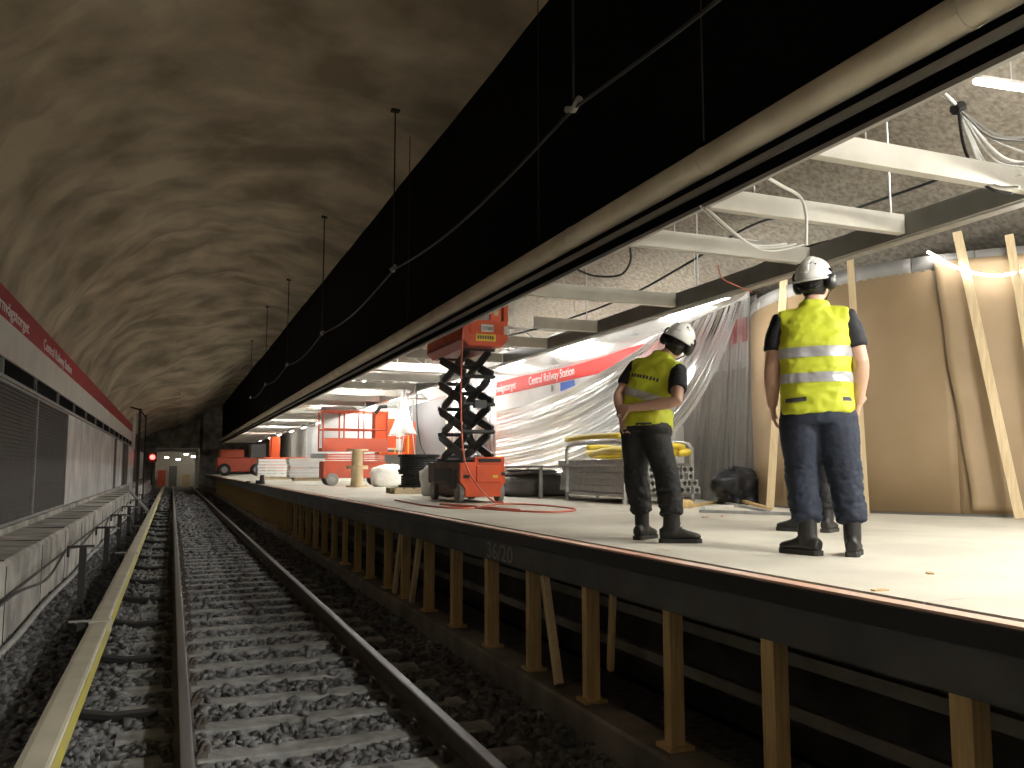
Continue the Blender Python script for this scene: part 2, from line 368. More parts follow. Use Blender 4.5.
# ---- rock vault over track and platform
prof = [(-3.2, -0.5), (-3.2, 2.6), (-3.15, 3.4), (-2.95, 4.3), (-2.6, 5.1), (-2.05, 5.85), (-1.3, 6.45), (-0.4, 6.9), (0.6, 7.2), (1.7, 7.35), (2.8, 7.32), (3.8, 7.12), (5.0, 6.7), (6.3, 6.0), (7.6, 5.2), (8.6, 4.7), (9.6, 4.2), (12.2, 3.6)]
def resample(P, n):
    P = np.array(P, float); d = np.r_[0, np.cumsum(np.hypot(*np.diff(P, axis=0).T))]; t = np.linspace(0, d[-1], n)
    return np.c_[np.interp(t, d, P[:, 0]), np.interp(t, d, P[:, 1])]
pr = resample(prof, 90)
def vault_pt(x, z, y):
    k = min(1, max(0, (y-30)/16)); k = k*k*(3-2*k)*min(1, max(0, (3.6-x)/2.4))
    zz = z if z < 3.4 else 3.4+(z-3.4)*(1-0.42*k)
    xx = x+(0.35*k if x < 0 else 0)
    n = noise.noise(Vector((x*.35, y*.28, z*.35)))*0.32+noise.noise(Vector((x*1.0, y*.8, z)))*0.14+noise.noise(Vector((x*2.6, y*2.2, z*2.6)))*0.035
    n *= 1-.9*math.exp(-((x-3.95)/.5)**2)
    if x > 4.2: n += noise.noise(Vector((x*5, y*5, z*5)))*0.05
    nz = max(0.0, min(1.0, (z-3.0)/1.5))
    return (xx+n*0.6*(-1 if x < 0 else 0.2)*min(1, max(0, (z-2.5))), y, zz+n*nz)
mb = MB(); ny = 330
nodes = [(Y0+(90-Y0)*(i/ny)**1.35) for i in range(ny+1)]
mb.grid(lambda u, v: vault_pt(*pr[round(v*89)], nodes[round(u*ny)]), ny, 89)
me = bpy.data.meshes.new('ceiling'); me.from_pydata(mb.v, [], mb.f); me.materials.append(M['vault']); me.materials.append(M['rock'])
mi = []
for i in range(ny):
    for j in range(89): mi.append(1 if pr[j][0] > 3.9 else 0)
me.polygons.foreach_set('material_index', mi); me.shade_smooth()
ce = bpy.data.objects.new('ceiling', me); col.objects.link(ce); struct(ce, 'bumpy sprayed concrete tunnel vault')
# ---- black bulkhead above the canopy edge
struct(MB().box((3.95, (Y0+YEND)/2, 5.75), (0.04, YEND-Y0, 3.4)).build('wall_bulkhead', 'black'), 'black bulkhead wall above the platform canopy edge')
# ---- canopy edge profile
XC = 3.85
def zc(r): return CAMZ+XC*r
for n, (r0, r1, x0, x1, mm, lab) in enumerate(((.536, .545, 3.86, 3.90, 'strip', 'pale strip along the bottom of the canopy edge'), (.545, .571, 3.885, 3.93, 'black', 'black channel in the canopy edge'), (.571, .583, 3.85, 3.95, 'strip', 'grey strip along the canopy edge'), (.583, .603, 3.89, 3.95, 'black', 'upper black channel in the canopy edge'))):
    struct(MB().box(((x0+x1)/2, (Y0+YEND)/2, (zc(r0)+zc(r1))/2), (x1-x0, YEND-Y0, zc(r1)-zc(r0))).build('trim_%d' % (n+4), mm), lab)
pp = thing('canopy_pipe', 'long dusty beige pipe along the canopy edge below the black bulkhead', 'pipe', (3.84, Y0, zc(.629)))
MB().tube([(0, y, 0) for y in np.linspace(0, YEND-Y0, 40)], 0.107, 20, cap=True).build('pipe_body', 'pipe', pp, smooth=True)
for y in np.arange(1.5, 70, 2.4): MB().tube([(0, y-.02, 0), (0, y+.02, 0)], 0.112, 20).build('pipe_clip', 'pipe', pp)
# ---- back wall
wr = MB().box((XW+0.6, (11.1+YEND)/2, 3.0), (0.2, YEND-11.1, 4.4)).build('wall_right', 'wallg'); struct(wr, 'back wall of the platform hall')
XWf = XW+0.5
def zw(r): return CAMZ+8.4*r
for y in np.arange(11.0, 30, 3.0):
    MB().box((XW-0.06, y+1.5, (zw(.285)+5.0)/2), (0.04, 2.99, 5.0-zw(.285))).build('upper_panel', 'white', wr)
    MB().box((XW-0.06, y+1.5, (zw(.19)+zw(.240))/2), (0.04, 2.99, zw(.240)-zw(.19))).build('lower_panel', 'white', wr)
MB().box((XW+.22, 20.5, (1.07+zw(.19))/2), (0.6, 19.0, zw(.19)-1.07)).build('lower_wall', 'wallg', wr)
for y in np.arange(11.6, 30, 2.4): MB().box((XW-.082, y, (1.07+zw(.19))/2), (0.01, 0.02, zw(.19)-1.07)).build('joint_strip', 'tilejoint', wr)
for z in (1.75, 2.4): MB().box((XW-.082, 20.5, z), (0.01, 19.0, 0.012)).build('joint_strip', 'tilejoint', wr)
bd2 = thing('name_band', 'red station name band on the back wall behind the polythene', 'sign', (XW-0.09, 19.2, zw(.262)))
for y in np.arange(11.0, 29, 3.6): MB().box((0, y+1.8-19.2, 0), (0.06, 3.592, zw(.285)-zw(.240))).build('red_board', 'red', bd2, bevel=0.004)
for s, ya, yb in (('Järnvägstorget', 22.5, 20.75), ('Central Railway Station', 19.9, 17.25)):
    sign_text(s, 0.30, 'letter', bd2, (-0.034, ya-19.2, -0.10), (0, -1, 0), (0, 0, 1), 0.004, ya-yb)
MB().box((-0.04, 17.6-19.2, -0.32), (0.02, 0.7, 0.2)).build('blue_sign', mat('blue_sign', (0.05, 0.16, 0.62), 0.5), bd2)
MB().box((-0.04, 18.7-19.2, -0.30), (0.02, 0.5, 0.14)).build('small_plate', 'white', bd2)
for y in (15.9, 18.2):
    t = thing('wall_spotlight', 'small black spotlight above the name band, %s' % ('right one' if y < 17 else 'left one'), 'spotlight', (XW-0.1, y, zw(.30)), 0, 'wall spotlights')
    MB().tube([(0, 0, 0.25), (-0.10, 0, 0.2), (-0.12, 0, 0.0)], 0.012, 6).build('arm', 'iron', t)
    MB().cyl((-0.12, 0, 0.03), (-0.10, 0, -0.09), 0.035, 0.05).build('head', 'iron', t)
# hall end wall / left part of far hall: partitions
struct(MB().box((8.9, 46, 2.9), (0.15, 32, 3.7)).build('wall_far_hall', 'white'), 'white far hall wall')
# ---- far end
fe = MB()
fe.box((-2.9, 84, 3.5), (3.0, 1.0, 8)); fe.box((7.9, 84, 3.5), (11.2, 1.0, 8)); fe.box((.5, 84, 5.5), (4.0, 1.0, 4.2))
struct(fe.build('wall_far', 'conc'), 'far tunnel portal')

# ================================================================== TRACK
XR = (0.138, 1.700); XM = sum(XR)/2
tk = thing('railway_track', 'railway track of two steel rails on concrete sleepers', 'track', (XM, 0, -0.2))
def loc_to(o, t):
    o.data.transform(Matrix.Translation(-Vector(t.location))); o.parent = t; return o
for x in XR:
    w = [(-.07, -.172), (-.07, -.16), (-.012, -.135), (-.009, -.05), (-.036, -.038), (-.036, -.008), (.036, -.008), (.036, -.038), (.009, -.05), (.012, -.135), (.07, -.16), (.07, -.172)]
    r = loc_to(MB().prism([(x+a, b) for a, b in w], 'y', Y0, 82).build('rail', 'rail'), tk)
    h = MB().prism([(x+a, b) for a, b in ((-.036, -.0079), (-.031, -.001), (-.02, 0.001), (.02, 0.001), (.031, -.001), (.036, -.0079))], 'y', Y0, 82).build('rail_head', 'railtop'); h.data.transform(Matrix.Translation(-Vector(tk.location))); h.parent = r
SLY = [2.6+0.635*i for i in range(110)]
sm = MB(); sm.prism([(-.125, -.12), (-.11, 0.0), (-.10, 0.012), (.10, 0.012), (.11, 0.0), (.125, -.12)], 'x', -1.21, 1.21); sme = sm.mesh('sleeper'); sme.materials.append(M['sleeper'])
cm = MB().box((0, 0, 0.02), (0.06, 0.11, 0.035)).tube([(-.02, -.045, .03), (.0, -.03, .075), (.02, 0, .085), (.0, .03, .075), (-.02, .045, .03)], 0.011, 6).cyl((.025, 0, .02), (.025, 0, .07), .02, .02, 6)
cme = cm.mesh('rail_clip'); cme.materials.append(M['rail'])
for i, y in enumerate(SLY):
    s = inst('sleeper', sme, tk, (random.uniform(-.015, .015), y, 0.2-0.185), (0, random.uniform(-.006, .006), random.uniform(-.008, .008)))
    if i < 42:
        for x in XR:
            for sd in (-1, 1): inst('rail_clip', cme, s, (x-XM+sd*0.098, 0, 0.008), (0, 0, math.pi if sd < 0 else 0))
# ---- ballast stones
def stone_arrays(px, py, size):
    n = len(px)
    V = np.array([(x, y, z) for x in (-.62, .62) for y in (-.62, .62) for z in (-.62, .62)])
    Fc = np.array([(0, 1, 3), (0, 3, 2), (4, 6, 7), (4, 7, 5), (0, 4, 5), (0, 5, 1), (2, 3, 7), (2, 7, 6), (0, 2, 6), (0, 6, 4), (1, 5, 7), (1, 7, 3)])
    vs = V[None]*rng.uniform(0.55, 1.35, (n, 8, 1))+rng.uniform(-.22, .22, (n, 8, 3))
    vs = vs*(rng.uniform(0.7, 1.25, (n, 1, 3))*np.array([1.1, 1.0, 0.72]))
    a = rng.uniform(0, 6.28, n); b = rng.uniform(-1.2, 1.2, n)
    ca, sa, cb, sb = np.cos(a), np.sin(a), np.cos(b), np.sin(b); z0 = np.zeros(n); o1 = np.ones(n)
    Rz = np.stack([np.stack([ca, -sa, z0], 1), np.stack([sa, ca, z0], 1), np.stack([z0, z0, o1], 1)], 1)
    Rx = np.stack([np.stack([o1, z0, z0], 1), np.stack([z0, cb, -sb], 1), np.stack([z0, sb, cb], 1)], 1)
    vs = np.einsum('nij,nvj->nvi', np.einsum('nij,njk->nik', Rz, Rx), vs)*size[:, None, None]
    return vs, Fc
def bed_z(x, y):
    z = -0.215+0.0*x
    z = np.where(x < -0.35, -0.20-0.03*np.sin(x*5+y*1.3), z); z = np.where(x > 2.15, -0.21, z)
    return z
PX, PY, S = [], [], []
for y0, y1, dx, s in ((3.9, 8, .056, .042), (8, 12.5, .062, .045), (12.5, 20, .078, .055), (20, 38, .12, .07), (38, 62, .17, .10)):
    gx = np.arange(-1.5, 2.6, dx); gy = np.arange(y0, y1, dx); X, Y = np.meshgrid(gx, gy); X = X.ravel()+rng.uniform(-.5, .5, X.size)*dx; Y = Y.ravel()+rng.uniform(-.5, .5, Y.size)*dx
    PX.append(X); PY.append(Y); S.append(s*rng.uniform(.65, 1.35, X.size))
PX, PY, S = map(np.concatenate, (PX, PY, S))
ph = np.abs(((PY-2.6+.3175) % .635)-.3175); on_sl = (ph < .125) & (np.abs(PX-XM) < 1.23)
on_r = (np.abs(PX-XR[0]) < .085) | (np.abs(PX-XR[1]) < .085)
keep = ~(on_sl & (rng.uniform(0, 1, PX.size) > .012)) & ~on_r
PX, PY, S = PX[keep], PY[keep], S[keep]
ph = np.abs(((PY-2.6+.3175) % .635)-.3175); on_sl = (ph < .125) & (np.abs(PX-XM) < 1.23)
PZ = bed_z(PX, PY)+rng.uniform(-.012, .02, PX.size)
PZ = np.where(on_sl, -0.155, PZ)
vs, Fc = stone_arrays(PX, PY, S); vs = vs+np.stack([PX, PY, PZ], 1)[:, None, :]
order = np.argsort(PY+np.where((PX > 1.75) | (PX < -.75), 6, 0)+np.where(PY < 4.7, 30, 0)); near = set(order[:280].tolist())
for i in order[:280]:
    c = vs[i].mean(0); me = bpy.data.meshes.new('stone'); me.from_pydata((vs[i]-c).tolist(), [], Fc.tolist()); me.materials.append(M['stone'])
    inst('stone', me, tb, tuple(c-np.array(tb.location)))
rest = np.array([i for i in range(len(PX)) if i not in near]); vv = vs[rest].reshape(-1, 3); n = len(rest)
ff = (Fc[None]+np.arange(n)[:, None, None]*8).reshape(-1, 3)
me = bpy.data.meshes.new('stone_bed'); me.vertices.add(len(vv)); me.vertices.foreach_set('co', vv.astype(np.float32).ravel())
me.loops.add(ff.size); me.loops.foreach_set('vertex_index', ff.astype(np.int32).ravel()); me.polygons.add(len(ff)); me.polygons.foreach_set('loop_start', np.arange(0, ff.size, 3, dtype=np.int32)); me.polygons.foreach_set('loop_total', np.full(len(ff), 3, np.int32))
me.update(calc_edges=True); me.materials.append(M['stone'])
o = bpy.data.objects.new('stone_bed', me); col.objects.link(o); o.parent = tb; o['kind'] = 'stuff'
# ---- third rail with cover
tr3 = thing('third_rail', 'third rail under a pale yellow-sided cover left of the track', 'third rail', (-0.58, 0, 0.0))
segs = [Y0, -5, 2.4, 9.4, 16.6, 24, 31, 38, 44, 50, 58, 66, 76]
for a, b in zip(segs[:-1], segs[1:]):
    dx = random.uniform(-.008, .008)
    top = [(-.112, -.12), (-.115, .085), (-.103, .105), (-.07, .113), (.04, .113), (.056, .108), (.064, .098), (.056, .09), (-.097, .085), (-.097, -.12)]
    MB().prism([(u+dx, v) for u, v in top], 'y', a+.012, b-.012).build('cover', 'cover', tr3)
    MB().prism([(.066+dx, .098), (.075+dx, -.005), (.062+dx, -.005), (.054+dx, .092)], 'y', a+.012, b-.012).build('cover_side', 'yellow', tr3, label='yellow side face of the rail cover')
    MB().box((dx-.02, b, 0.06), (0.20, 0.16, 0.125)).build('cover_sleeve', 'cover', tr3, bevel=.01)
    MB().box((-.19, b-.05, 0.125), (0.20, 0.05, 0.015)).build('bracket_plate', 'galvd', tr3)
    MB().box((-.18, b-.05, -0.06), (0.07, 0.07, 0.36)).build('bracket', 'iron', tr3)
MB().prism([(-.035, -.10), (-.035, -.02), (.035, -.02), (.035, -.10)], 'y', Y0, 76).build('conductor_rail', 'rail', tr3)
for y in np.arange(4.9, 40, 1.905):
    MB().tube([(.55, y+.02, -.15), (.25, y, -.15), (.10, y, -.12), (0.02, y, -.10)], [(.03, .05)]*4, 6).build('support_arm', 'iron', tr3)
# ---- cable posts beside the ledge
poles = [(-1.02, 12.3, .82), (-1.0, 16.4, .8), (-1.02, 20.6, .8), (-1.02, 25.0, .8), (-1.02, 30, .8), (-1.02, 36, .8)]
for i, (x, y, h) in enumerate(poles):
    t = thing('cable_post', ['nearest', 'second nearest', 'third nearest', 'fourth nearest', 'fifth nearest', 'farthest'][i]+' short steel cable post between ledge and third rail', 'post', (x, y, -0.22), 0, 'cable posts')
    MB().box((0, 0, h/2), (0.085, 0.06, h)).build('post', 'iron', t, bevel=.005)
    MB().box((-.02, 0, h), (0.30, 0.05, 0.03)).box((-.17, 0, h-.06), (.03, .05, .14)).build('arm', 'iron', t)
    MB().box((.12, 0, h-.02), (0.16, 0.06, 0.02)).build('clamp', 'galvd', t)
pts = [Vector((-1.2+.03*math.sin(y*.8), y, .50+.05*math.cos((y-12.3)/4.15*2*math.pi))) for y in np.arange(-4, 40, .35)]
tag(MB().tube(pts, .014, 8).build('cable', 'bcable', smooth=True), 'grey cable sagging between the posts beside the ledge', 'cable')
tag(MB().tube([Vector((-1.44, p.y, -.13+.02*math.sin(p.y*1.1))) for p in pts], .035, 8).build('conduit', 'galvd', smooth=True), 'grey conduit pipe along the foot of the ledge', 'pipe')
MB().box((-1.515, 12, .30), (.012, 40, .035)).build('stain_groove', 'concd', led)
for y in np.arange(-3, 50, 2.6): MB().box((-1.518, y, .16), (.01, .012, .9)).build('joint', 'concd', led)
for y in np.arange(-3, 50, 2.6): MB().box((-1.93, y, .671), (.78, .014, .014)).build('joint', 'concd', led)
# ---- mast on the left
ms = thing('signal_mast', 'tall black mast with a white strip standing on the left ledge', 'mast', (-1.35, 36, .6))
MB().box((0.12, 0, 1.6), (.10, .1, 3.4)).build('pole', 'iron', ms); MB().box((.34, 0.0, 1.5), (.05, .05, 3.1)).build('rear_pole', 'iron', ms)
MB().box((-.06, -.05, 2.4), (.11, .05, 1.35)).build('white_plate', 'white', ms); MB().box((-.1, -.05, .6), (.08, .05, .9)).build('lower_plate', 'white', ms)
MB().bar((-.1, -.05, .1), (.6, -2.4, -.55), .08, .08).build('stay', 'galvd', ms); MB().bar((.12, 0, 3.25), (-.22, 0, 3.35), .06, .06).build('arm', 'iron', ms); MB().bar((.12, 0, 3.25), (.34, 0, 2.95), .05, .05).build('brace', 'iron', ms)
sg = thing('red_signal', 'small glowing red signal at the far end of the tunnel', 'signal', (-1.2, 60, 2.3))
MB().cyl((0, 0, 0), (0, -.15, 0), .16).build('lens', 'redlamp', sg); MB().box((0, .1, 0), (.5, .2, .6)).box((0, .15, -1.0), (.08, .08, 1.6)).build('housing', 'iron', sg)

# ================================================================== PLATFORM PROPS
propY = [-1.7, -.7, .35, 1.35, 2.36, 3.45, 4.36, 5.41, 6.42, 7.37, 8.4, 9.43, 10.45, 11.4, 12.5, 13.4]+[13.4+1.04*i for i in range(1, 44)]
ords = ['nearest', 'second', 'third', 'fourth', 'fifth', 'sixth', 'seventh', 'eighth', 'ninth', 'tenth', 'eleventh', 'twelfth', 'thirteenth', 'fourteenth', 'fifteenth', 'sixteenth']
names = {y: ords[k]+' timber prop under the platform edge, counted from the right bottom corner' for k, y in enumerate(propY[4:20])}
for i, y in enumerate(propY):
    t = thing('timber_prop', names.get(y, 'timber prop behind the camera view, under the platform edge' if y < 2 else 'far timber prop in the receding row under the platform edge'), 'prop', (2.745, y, 0.0), 0, 'timber props under the platform')
    wd = random.uniform(.085, .11); th = .05
    MB().box((-.01, -.026, .39), (wd, th, .78)).build('plank', 'wood', t, bevel=.003)
    MB().box((random.uniform(-.005, .02), .028, .39), (wd+random.uniform(-.01, .015), th, .78)).build('plank', 'wood', t, bevel=.003)
    MB().box((0, 0, .012), (.16, .16, .024)).build('foot_block', 'wood', t)
for y0, y1, lab in ((5.85, 6.15, 'slanting timber brace leaning under the platform edge'), (10.0, 9.75, 'second slanting timber brace farther along the platform'), (10.85, 10.6, 'third slanting timber brace far along the platform')):
    tag(MB().bar((2.70, y0, 0.02), (2.72, y1, .77), .05, .07).build('brace', 'stud'), lab, 'brace')
tag(MB().bar((2.78, 5.2, .25), (2.78, 5.15, .78), .03, .05).build('brace', 'wood'), 'short thin batten behind the timber props', 'brace')

# ================================================================== HALL CEILING
ZB = 3.68
beamY = [1.95, 4.4, 5.63, 6.85, 9.35, 11.55, 13.45]+[13.45+2.15*i for i in range(1, 29)]
lab = {4.4: 'nearest pale ceiling cross beam above the two workers', 5.63: 'second pale ceiling cross beam from the camera', 6.85: 'third pale ceiling cross beam from the camera', 9.35: 'fourth pale ceiling cross beam, above the left worker', 1.95: 'pale ceiling cross beam out at the right edge'}
bprof = [(-.045, 0), (.045, 0), (.045, .014), (.007, .014), (.007, .156), (.045, .156), (.045, .17), (-.045, .17), (-.045, .156), (-.007, .156), (-.007, .014), (-.045, .014)]
bm_ = MB().prism([(-.05, 0), (.03, 0), (.03, .012), (-.038, .012), (-.038, .158), (.03, .158), (.03, .17), (-.05, .17)], 'x', 0, 2.06).mesh('channel'); bm_.materials.append(M['beam'])
hm = MB().box((0, 0, .012), (.05, .11, .02)).mesh('hanger'); hm.materials.append(M['galv'])
rm = MB().cyl((0, 0, .15), (0, 0, 2.6), .005, .005, 6).mesh('hanger_rod'); rm.materials.append(M['galv'])
for y in beamY:
    t = thing('ceiling_beam', lab.get(y, 'pale cross beam in the receding row under the hall ceiling'), 'beam', (3.93, y, ZB), 0, 'ceiling cross beams')
    cut_ = y in (11.55, 13.45)
    inst('channel', bm_, t, (1.0 if cut_ else 0, 0, 0), None, (.515 if cut_ else 1, 1, 1)); inst('hanger_rod', rm, t, (1.1 if cut_ else .5, .03, 0))
bb = thing('back_beam', 'long grey steel beam carrying the inner ends of the cross beams', 'beam', (6.06, Y0, ZB-.02))
MB().prism([(-.06, 0), (.10, 0), (.10, .012), (-.05, .012), (-.05, .19), (.10, .19), (.10, .2), (-.06, .2)], 'y', 0, YEND-Y0).build('web', 'beamg', bb)
MB().box((.06, (YEND-Y0)/2, .0), (.12, YEND-Y0, .012)).build('lip', 'galv', bb)
for y in np.arange(1, 60, 3.1): MB().cyl((0, y, .2), (0, y, 2.4), .01, .01, 6).build('hanger_rod', 'galv', bb)
cb = thing('canopy_rail', 'thin grey channel behind the canopy edge carrying the beams', 'rail', (3.95, Y0, ZB))
MB().box((.12, (YEND-Y0)/2, .30), (.06, YEND-Y0, .10)).build('web', 'galvd', cb)
# diagonal steel bracing far along, conduits
for i, y in enumerate(np.arange(15.5, 50, 4.3)):
    t = thing('roof_truss', 'light lattice truss under the hall roof in the distance', 'truss', (3.95, y, ZB+.30), 0, 'roof trusses')
    MB().bar((0, 0, 0), (4.2, 0, 0), .05, .05).build('bottom_chord', 'beam', t); MB().bar((0, 0, .38), (4.2, 0, .38), .05, .05).build('top_chord', 'beam', t)
    for k in range(7): MB().bar((k*.6, 0, 0 if k % 2 else .38), (k*.6+.6, 0, .38 if k % 2 else 0), .03, .03).build('web_bar', 'beam', t)
def cable(name, label, pts, r, m, n=40, cat='cable'):
    P = [Vector(p) for p in pts]; out = []
    for i in range(len(P)-1):
        p0, p1, p2, p3 = P[max(i-1, 0)], P[i], P[i+1], P[min(i+2, len(P)-1)]
        for k in range(10):
            t = k/10; out.append(.5*((2*p1)+(-p0+p2)*t+(2*p0-5*p1+4*p2-p3)*t*t+(-p0+3*p1-3*p2+p3)*t**3))
    out.append(P[-1]); return tag(MB().tube(out, r, 6).build(name, m, smooth=True), label, cat)
# black conduit crossing the bays along the rock
cd_pts = [ony(1020, 150, 6.2), ony(900, 193, 7.4), ony(830, 215, 8.3), ony(760, 222, 9.3), ony(690, 262, 10.4), ony(630, 295, 11.6), ony(560, 322, 13.0), ony(500, 338, 15)]
cable('conduit', 'thin black conduit zigzagging below the rough rock ceiling', [(p.x, p.y, p.z) for p in cd_pts], .017, 'bcable')
# bundle of white cables at the right
A = ony(937, 90, 4.6); B = ony(958, 108, 4.7); E0 = ony(1040, 170, 4.5)
for i in range(9):
    d = random.uniform(-.05, .05); s = random.uniform(.0, .35)
    end = ony(1018+random.uniform(0, 40), 135+i*6.5, 4.3+random.uniform(-.2, .2))
    midp = (B*.5+end*.5)+Vector((0, 0, -.06-s*.7))
    cable('loose_cable', 'pale cable of the tied bundle hanging from the canopy edge', [A+Vector((0, d, d*.5)), B+Vector((d*.3, d*.3, 0)), (B*.72+midp*.28)+Vector((0, 0, -s*.12)), midp, end], random.choice((.007, .009, .011)), random.choice(('wcable', 'wcable', 'gcable')))['group'] = 'cable bundle at the canopy'
cable('loose_cable', 'black cable looping under the nearest cross beam', [B, ony(965, 150, 4.6), ony(985, 185, 4.4), ony(1012, 194, 4.3)], .012, 'bcable')
tag(MB().tube([B+Vector((-.04, 0, -.02)), B+Vector((.04, 0, .02))], .045, 8).build('cable_tie', 'bcable'), 'black tie around the pale cable bundle', 'cable tie')
for i in range(6):
    a = ony(700+i*2, 206+i, 5.55); b = ony(760+i*9, 242+i*.5, 6.0); mm = (a+b)/2+Vector((0, 0, -.08-i*.02))
    cable('loose_cable', 'thin grey cable drooping behind the second cross beam', [a, mm, b], .007, random.choice(('gcable', 'wcable')))['group'] = 'cables behind the second cross beam'
cable('loose_cable', 'black cable looping below the canopy edge between cross beams', [ony(578, 270, 7.4), ony(595, 276, 7.4), ony(620, 275, 7.3), ony(630, 262, 7.2), ony(630, 248, 7.1)], .010, 'bcable')
cable('loose_cable', 'white bent conduit hanging from the rock behind the nearest beams', [ony(768, 178, 5.4), ony(782, 186, 5.4), ony(800, 197, 5.4), ony(806, 215, 5.4), ony(806, 245, 5.4)], .014, 'wcable')
cable('loose_cable', 'thin red-capped wire dangling beside the back beam', [ony(718, 265, 7.4), ony(722, 278, 7.4), ony(735, 285, 7.4), ony(752, 292, 7.4)], .006, 'redhose')
for i in range(5):
    cable('loose_cable', 'dark cable lying along the top of the curved hoarding', [Vector((6.35+.03*i, 4.5, 3.95+.03*i)), Vector((6.5, 6, 3.86+.02*i)), Vector((6.45, 7.5, 3.92+.03*i)), Vector((6.6, 10, 3.9+.02*i))], .014, random.choice(('bcable', 'gcable')))['group'] = 'cables behind the back beam'
# rods and cable in front of the black bulkhead
ry = [-.2, 6.15, 12.4, 19.0, 25.3, 31.5, 37.8]
for i, y in enumerate(ry):
    t = thing('hanger_rod', ['rod behind the camera', 'topmost', 'tallest', 'middle', 'small', 'smaller', 'farthest small'][i]+' steel rod hanging from the vault before the black bulkhead', 'rod', (3.0, y, 4.6), 0, 'hanger rods')
    top = vault_pt(3.0, 7.3, y)[2]
    MB().cyl((0, 0, 0), (0, 0, top-4.6+.05), .011, .011, 6).build('rod', 'iron', t); MB().box((0, 0, top-4.6-.03), (.13, .10, .04)).build('anchor_plate', 'iron', t)
    MB().tube([(0, -.12, .02), (0, 0, -.03), (0, .12, .02)], .03, 8).build('clamp', 'galvd', t)
P = []
for a, b in zip(ry[:-1], ry[1:]):
    for k in range(8): P.append((3.0, a+(b-a)*k/8, 4.58-.16*math.sin(math.pi*k/8)))
tag(MB().tube(P, .014, 8).build('suspended_cable', 'bcable', smooth=True), 'dark cable hung on rods along the black bulkhead', 'cable')
for y, z1 in ((8.15, 3.98), (5.1, 4.0), (13.6, 3.98)):
    tag(MB().cyl((3.55, y, z1), (3.55, y, vault_pt(3.5, 7.25, y)[2]), .007, .007, 6).build('wire', 'iron'), 'thin wire hanging before the black bulkhead down to the pipe', 'wire', 'thin bulkhead wires')

# ================================================================== LAMPS
def tube_lamp(x, y, z, L=1.45, label='bare fluorescent work tube hung behind the back beam', grp='fluorescent tubes behind the back beam', twin=False):
    t = thing('tube_lamp', label, 'lamp', (x, y, z), 0, grp)
    MB().box((0, 0, .045), (.07, L+.06, .04)).build('housing', 'white', t); MB().tube([(0, -L/2, 0), (0, L/2, 0)], .02, 8).build('tube', 'tube', t)
    if twin: MB().tube([(.07, -L/2, 0), (.07, L/2, 0)], .02, 8).build('tube', 'tube', t)
    for s in (-1, 1): MB().box((0, s*(L/2+.015), .012), (.045, .03, .05)).build('holder', 'white', t)
    MB().cyl((0, 0, .06), (0, 0, 1.0), .006, .006, 5).build('cord', 'wcable', t)
lampY = [-17.5, -14.2, -11, -7.8, -4.6, -1.2, 3.75, 9.5, 13.2, 16.2, 19.4, 22.6, 26, 29.5, 33, 37, 41, 46, 51, 57, 63, 70]
for i, y in enumerate(lampY):
    if y < 9: tube_lamp(6.42, y, 3.6, 1.45, 'fluorescent work tube behind the back beam beside the camera', 'near tubes behind the back beam')
    else: tube_lamp(6.42, y, 3.74, 1.45, 'bare fluorescent work tube hung behind the back beam')
for y in (-17, -13, -9.5, -6.5, -3.2): tube_lamp(4.9, y, 3.98, 1.45, 'added twin fluorescent tube over the platform behind the camera, out of view', 'added tubes behind the camera', True)  # unseen twin tubes added to throw more light from behind the camera
for (q, w_) in (((1012, 88), 'short tube hung below the rock at the top right corner'),):
    c_ = onz(q[0], q[1], 4.75)
    t = thing('tube_lamp', w_, 'lamp', c_, -math.pi/2-.1)
    MB().box((0, 0, .045), (.05, .8, .03)).build('housing', 'white', t); MB().tube([(0, -.38, 0), (0, .38, 0)], .016, 8).build('tube', 'tube', t); MB().cyl((0, 0, .06), (0, 0, 1.6), .006, .006, 5).build('cord', 'wcable', t)
for y in (17, 24, 31, 38, 45, 53): tube_lamp(4.9, y, 3.98, 1.45, 'fluorescent tube between the far cross beams', 'fluorescent tubes between far beams')

def flood(loc, aim, label, w=.42, h=.30, m='flood'):
    loc = Vector(loc); t = thing('flood_lamp', label, 'lamp', loc); d = (Vector(aim)-loc).normalized(); R3 = d.to_track_quat('-Z', 'Y').to_matrix()
    MB().box(d*-.05, (w+.06, h+.06, .08), R3).build('housing', 'iron', t, bevel=.01); MB().box(d*.0, (w, h, .02), R3).build('lens', m, t)
    MB().tube([d*-.08, Vector((0, 0, .25)), Vector((0, 0, 2.6))], .012, 6).build('hanger', 'galv', t)
flood((4.9, .6, 3.92), (1.2, 7.5, .2), 'compact work floodlight hung over the platform beside the camera, aimed at the track')
flood((6.35, 2.6, 3.72), (3.2, 5.2, 1.1), 'compact work floodlight hung at the rear right, aimed at the workers', .26, .2, 'flood_small')

# ================================================================== CURVED HOARDING
CC, CR = Vector((10.65, 8.75, 0)), 3.12
def cpt(a, z, r=CR): return Vector((CC.x+r*math.cos(a), CC.y+r*math.sin(a), z))
hz0, hz1 = ZP, 3.86
ch = thing('curved_hoarding', 'tall curved booth clad in brown hardboard sheets with a grey top rim', 'booth', (CC.x, CC.y, ZP))
a_edges = [math.radians(d) for d in (136, 172, 215, 236, 262)]
for i in range(len(a_edges)-1):
    a0, a1 = a_edges[i], a_edges[i+1]
    def f(u, v, a0=a0, a1=a1): return cpt(a0+(a1-a0)*u, hz0+.03+(hz1-hz0-.03)*v)-ch.location
    m = MB(); m.grid(f, 24, 4); o = m.build('hardboard_sheet', 'card', ch, smooth=True)
    s = o.modifiers.new('s', 'SOLIDIFY'); s.thickness = .012; s.offset = 0
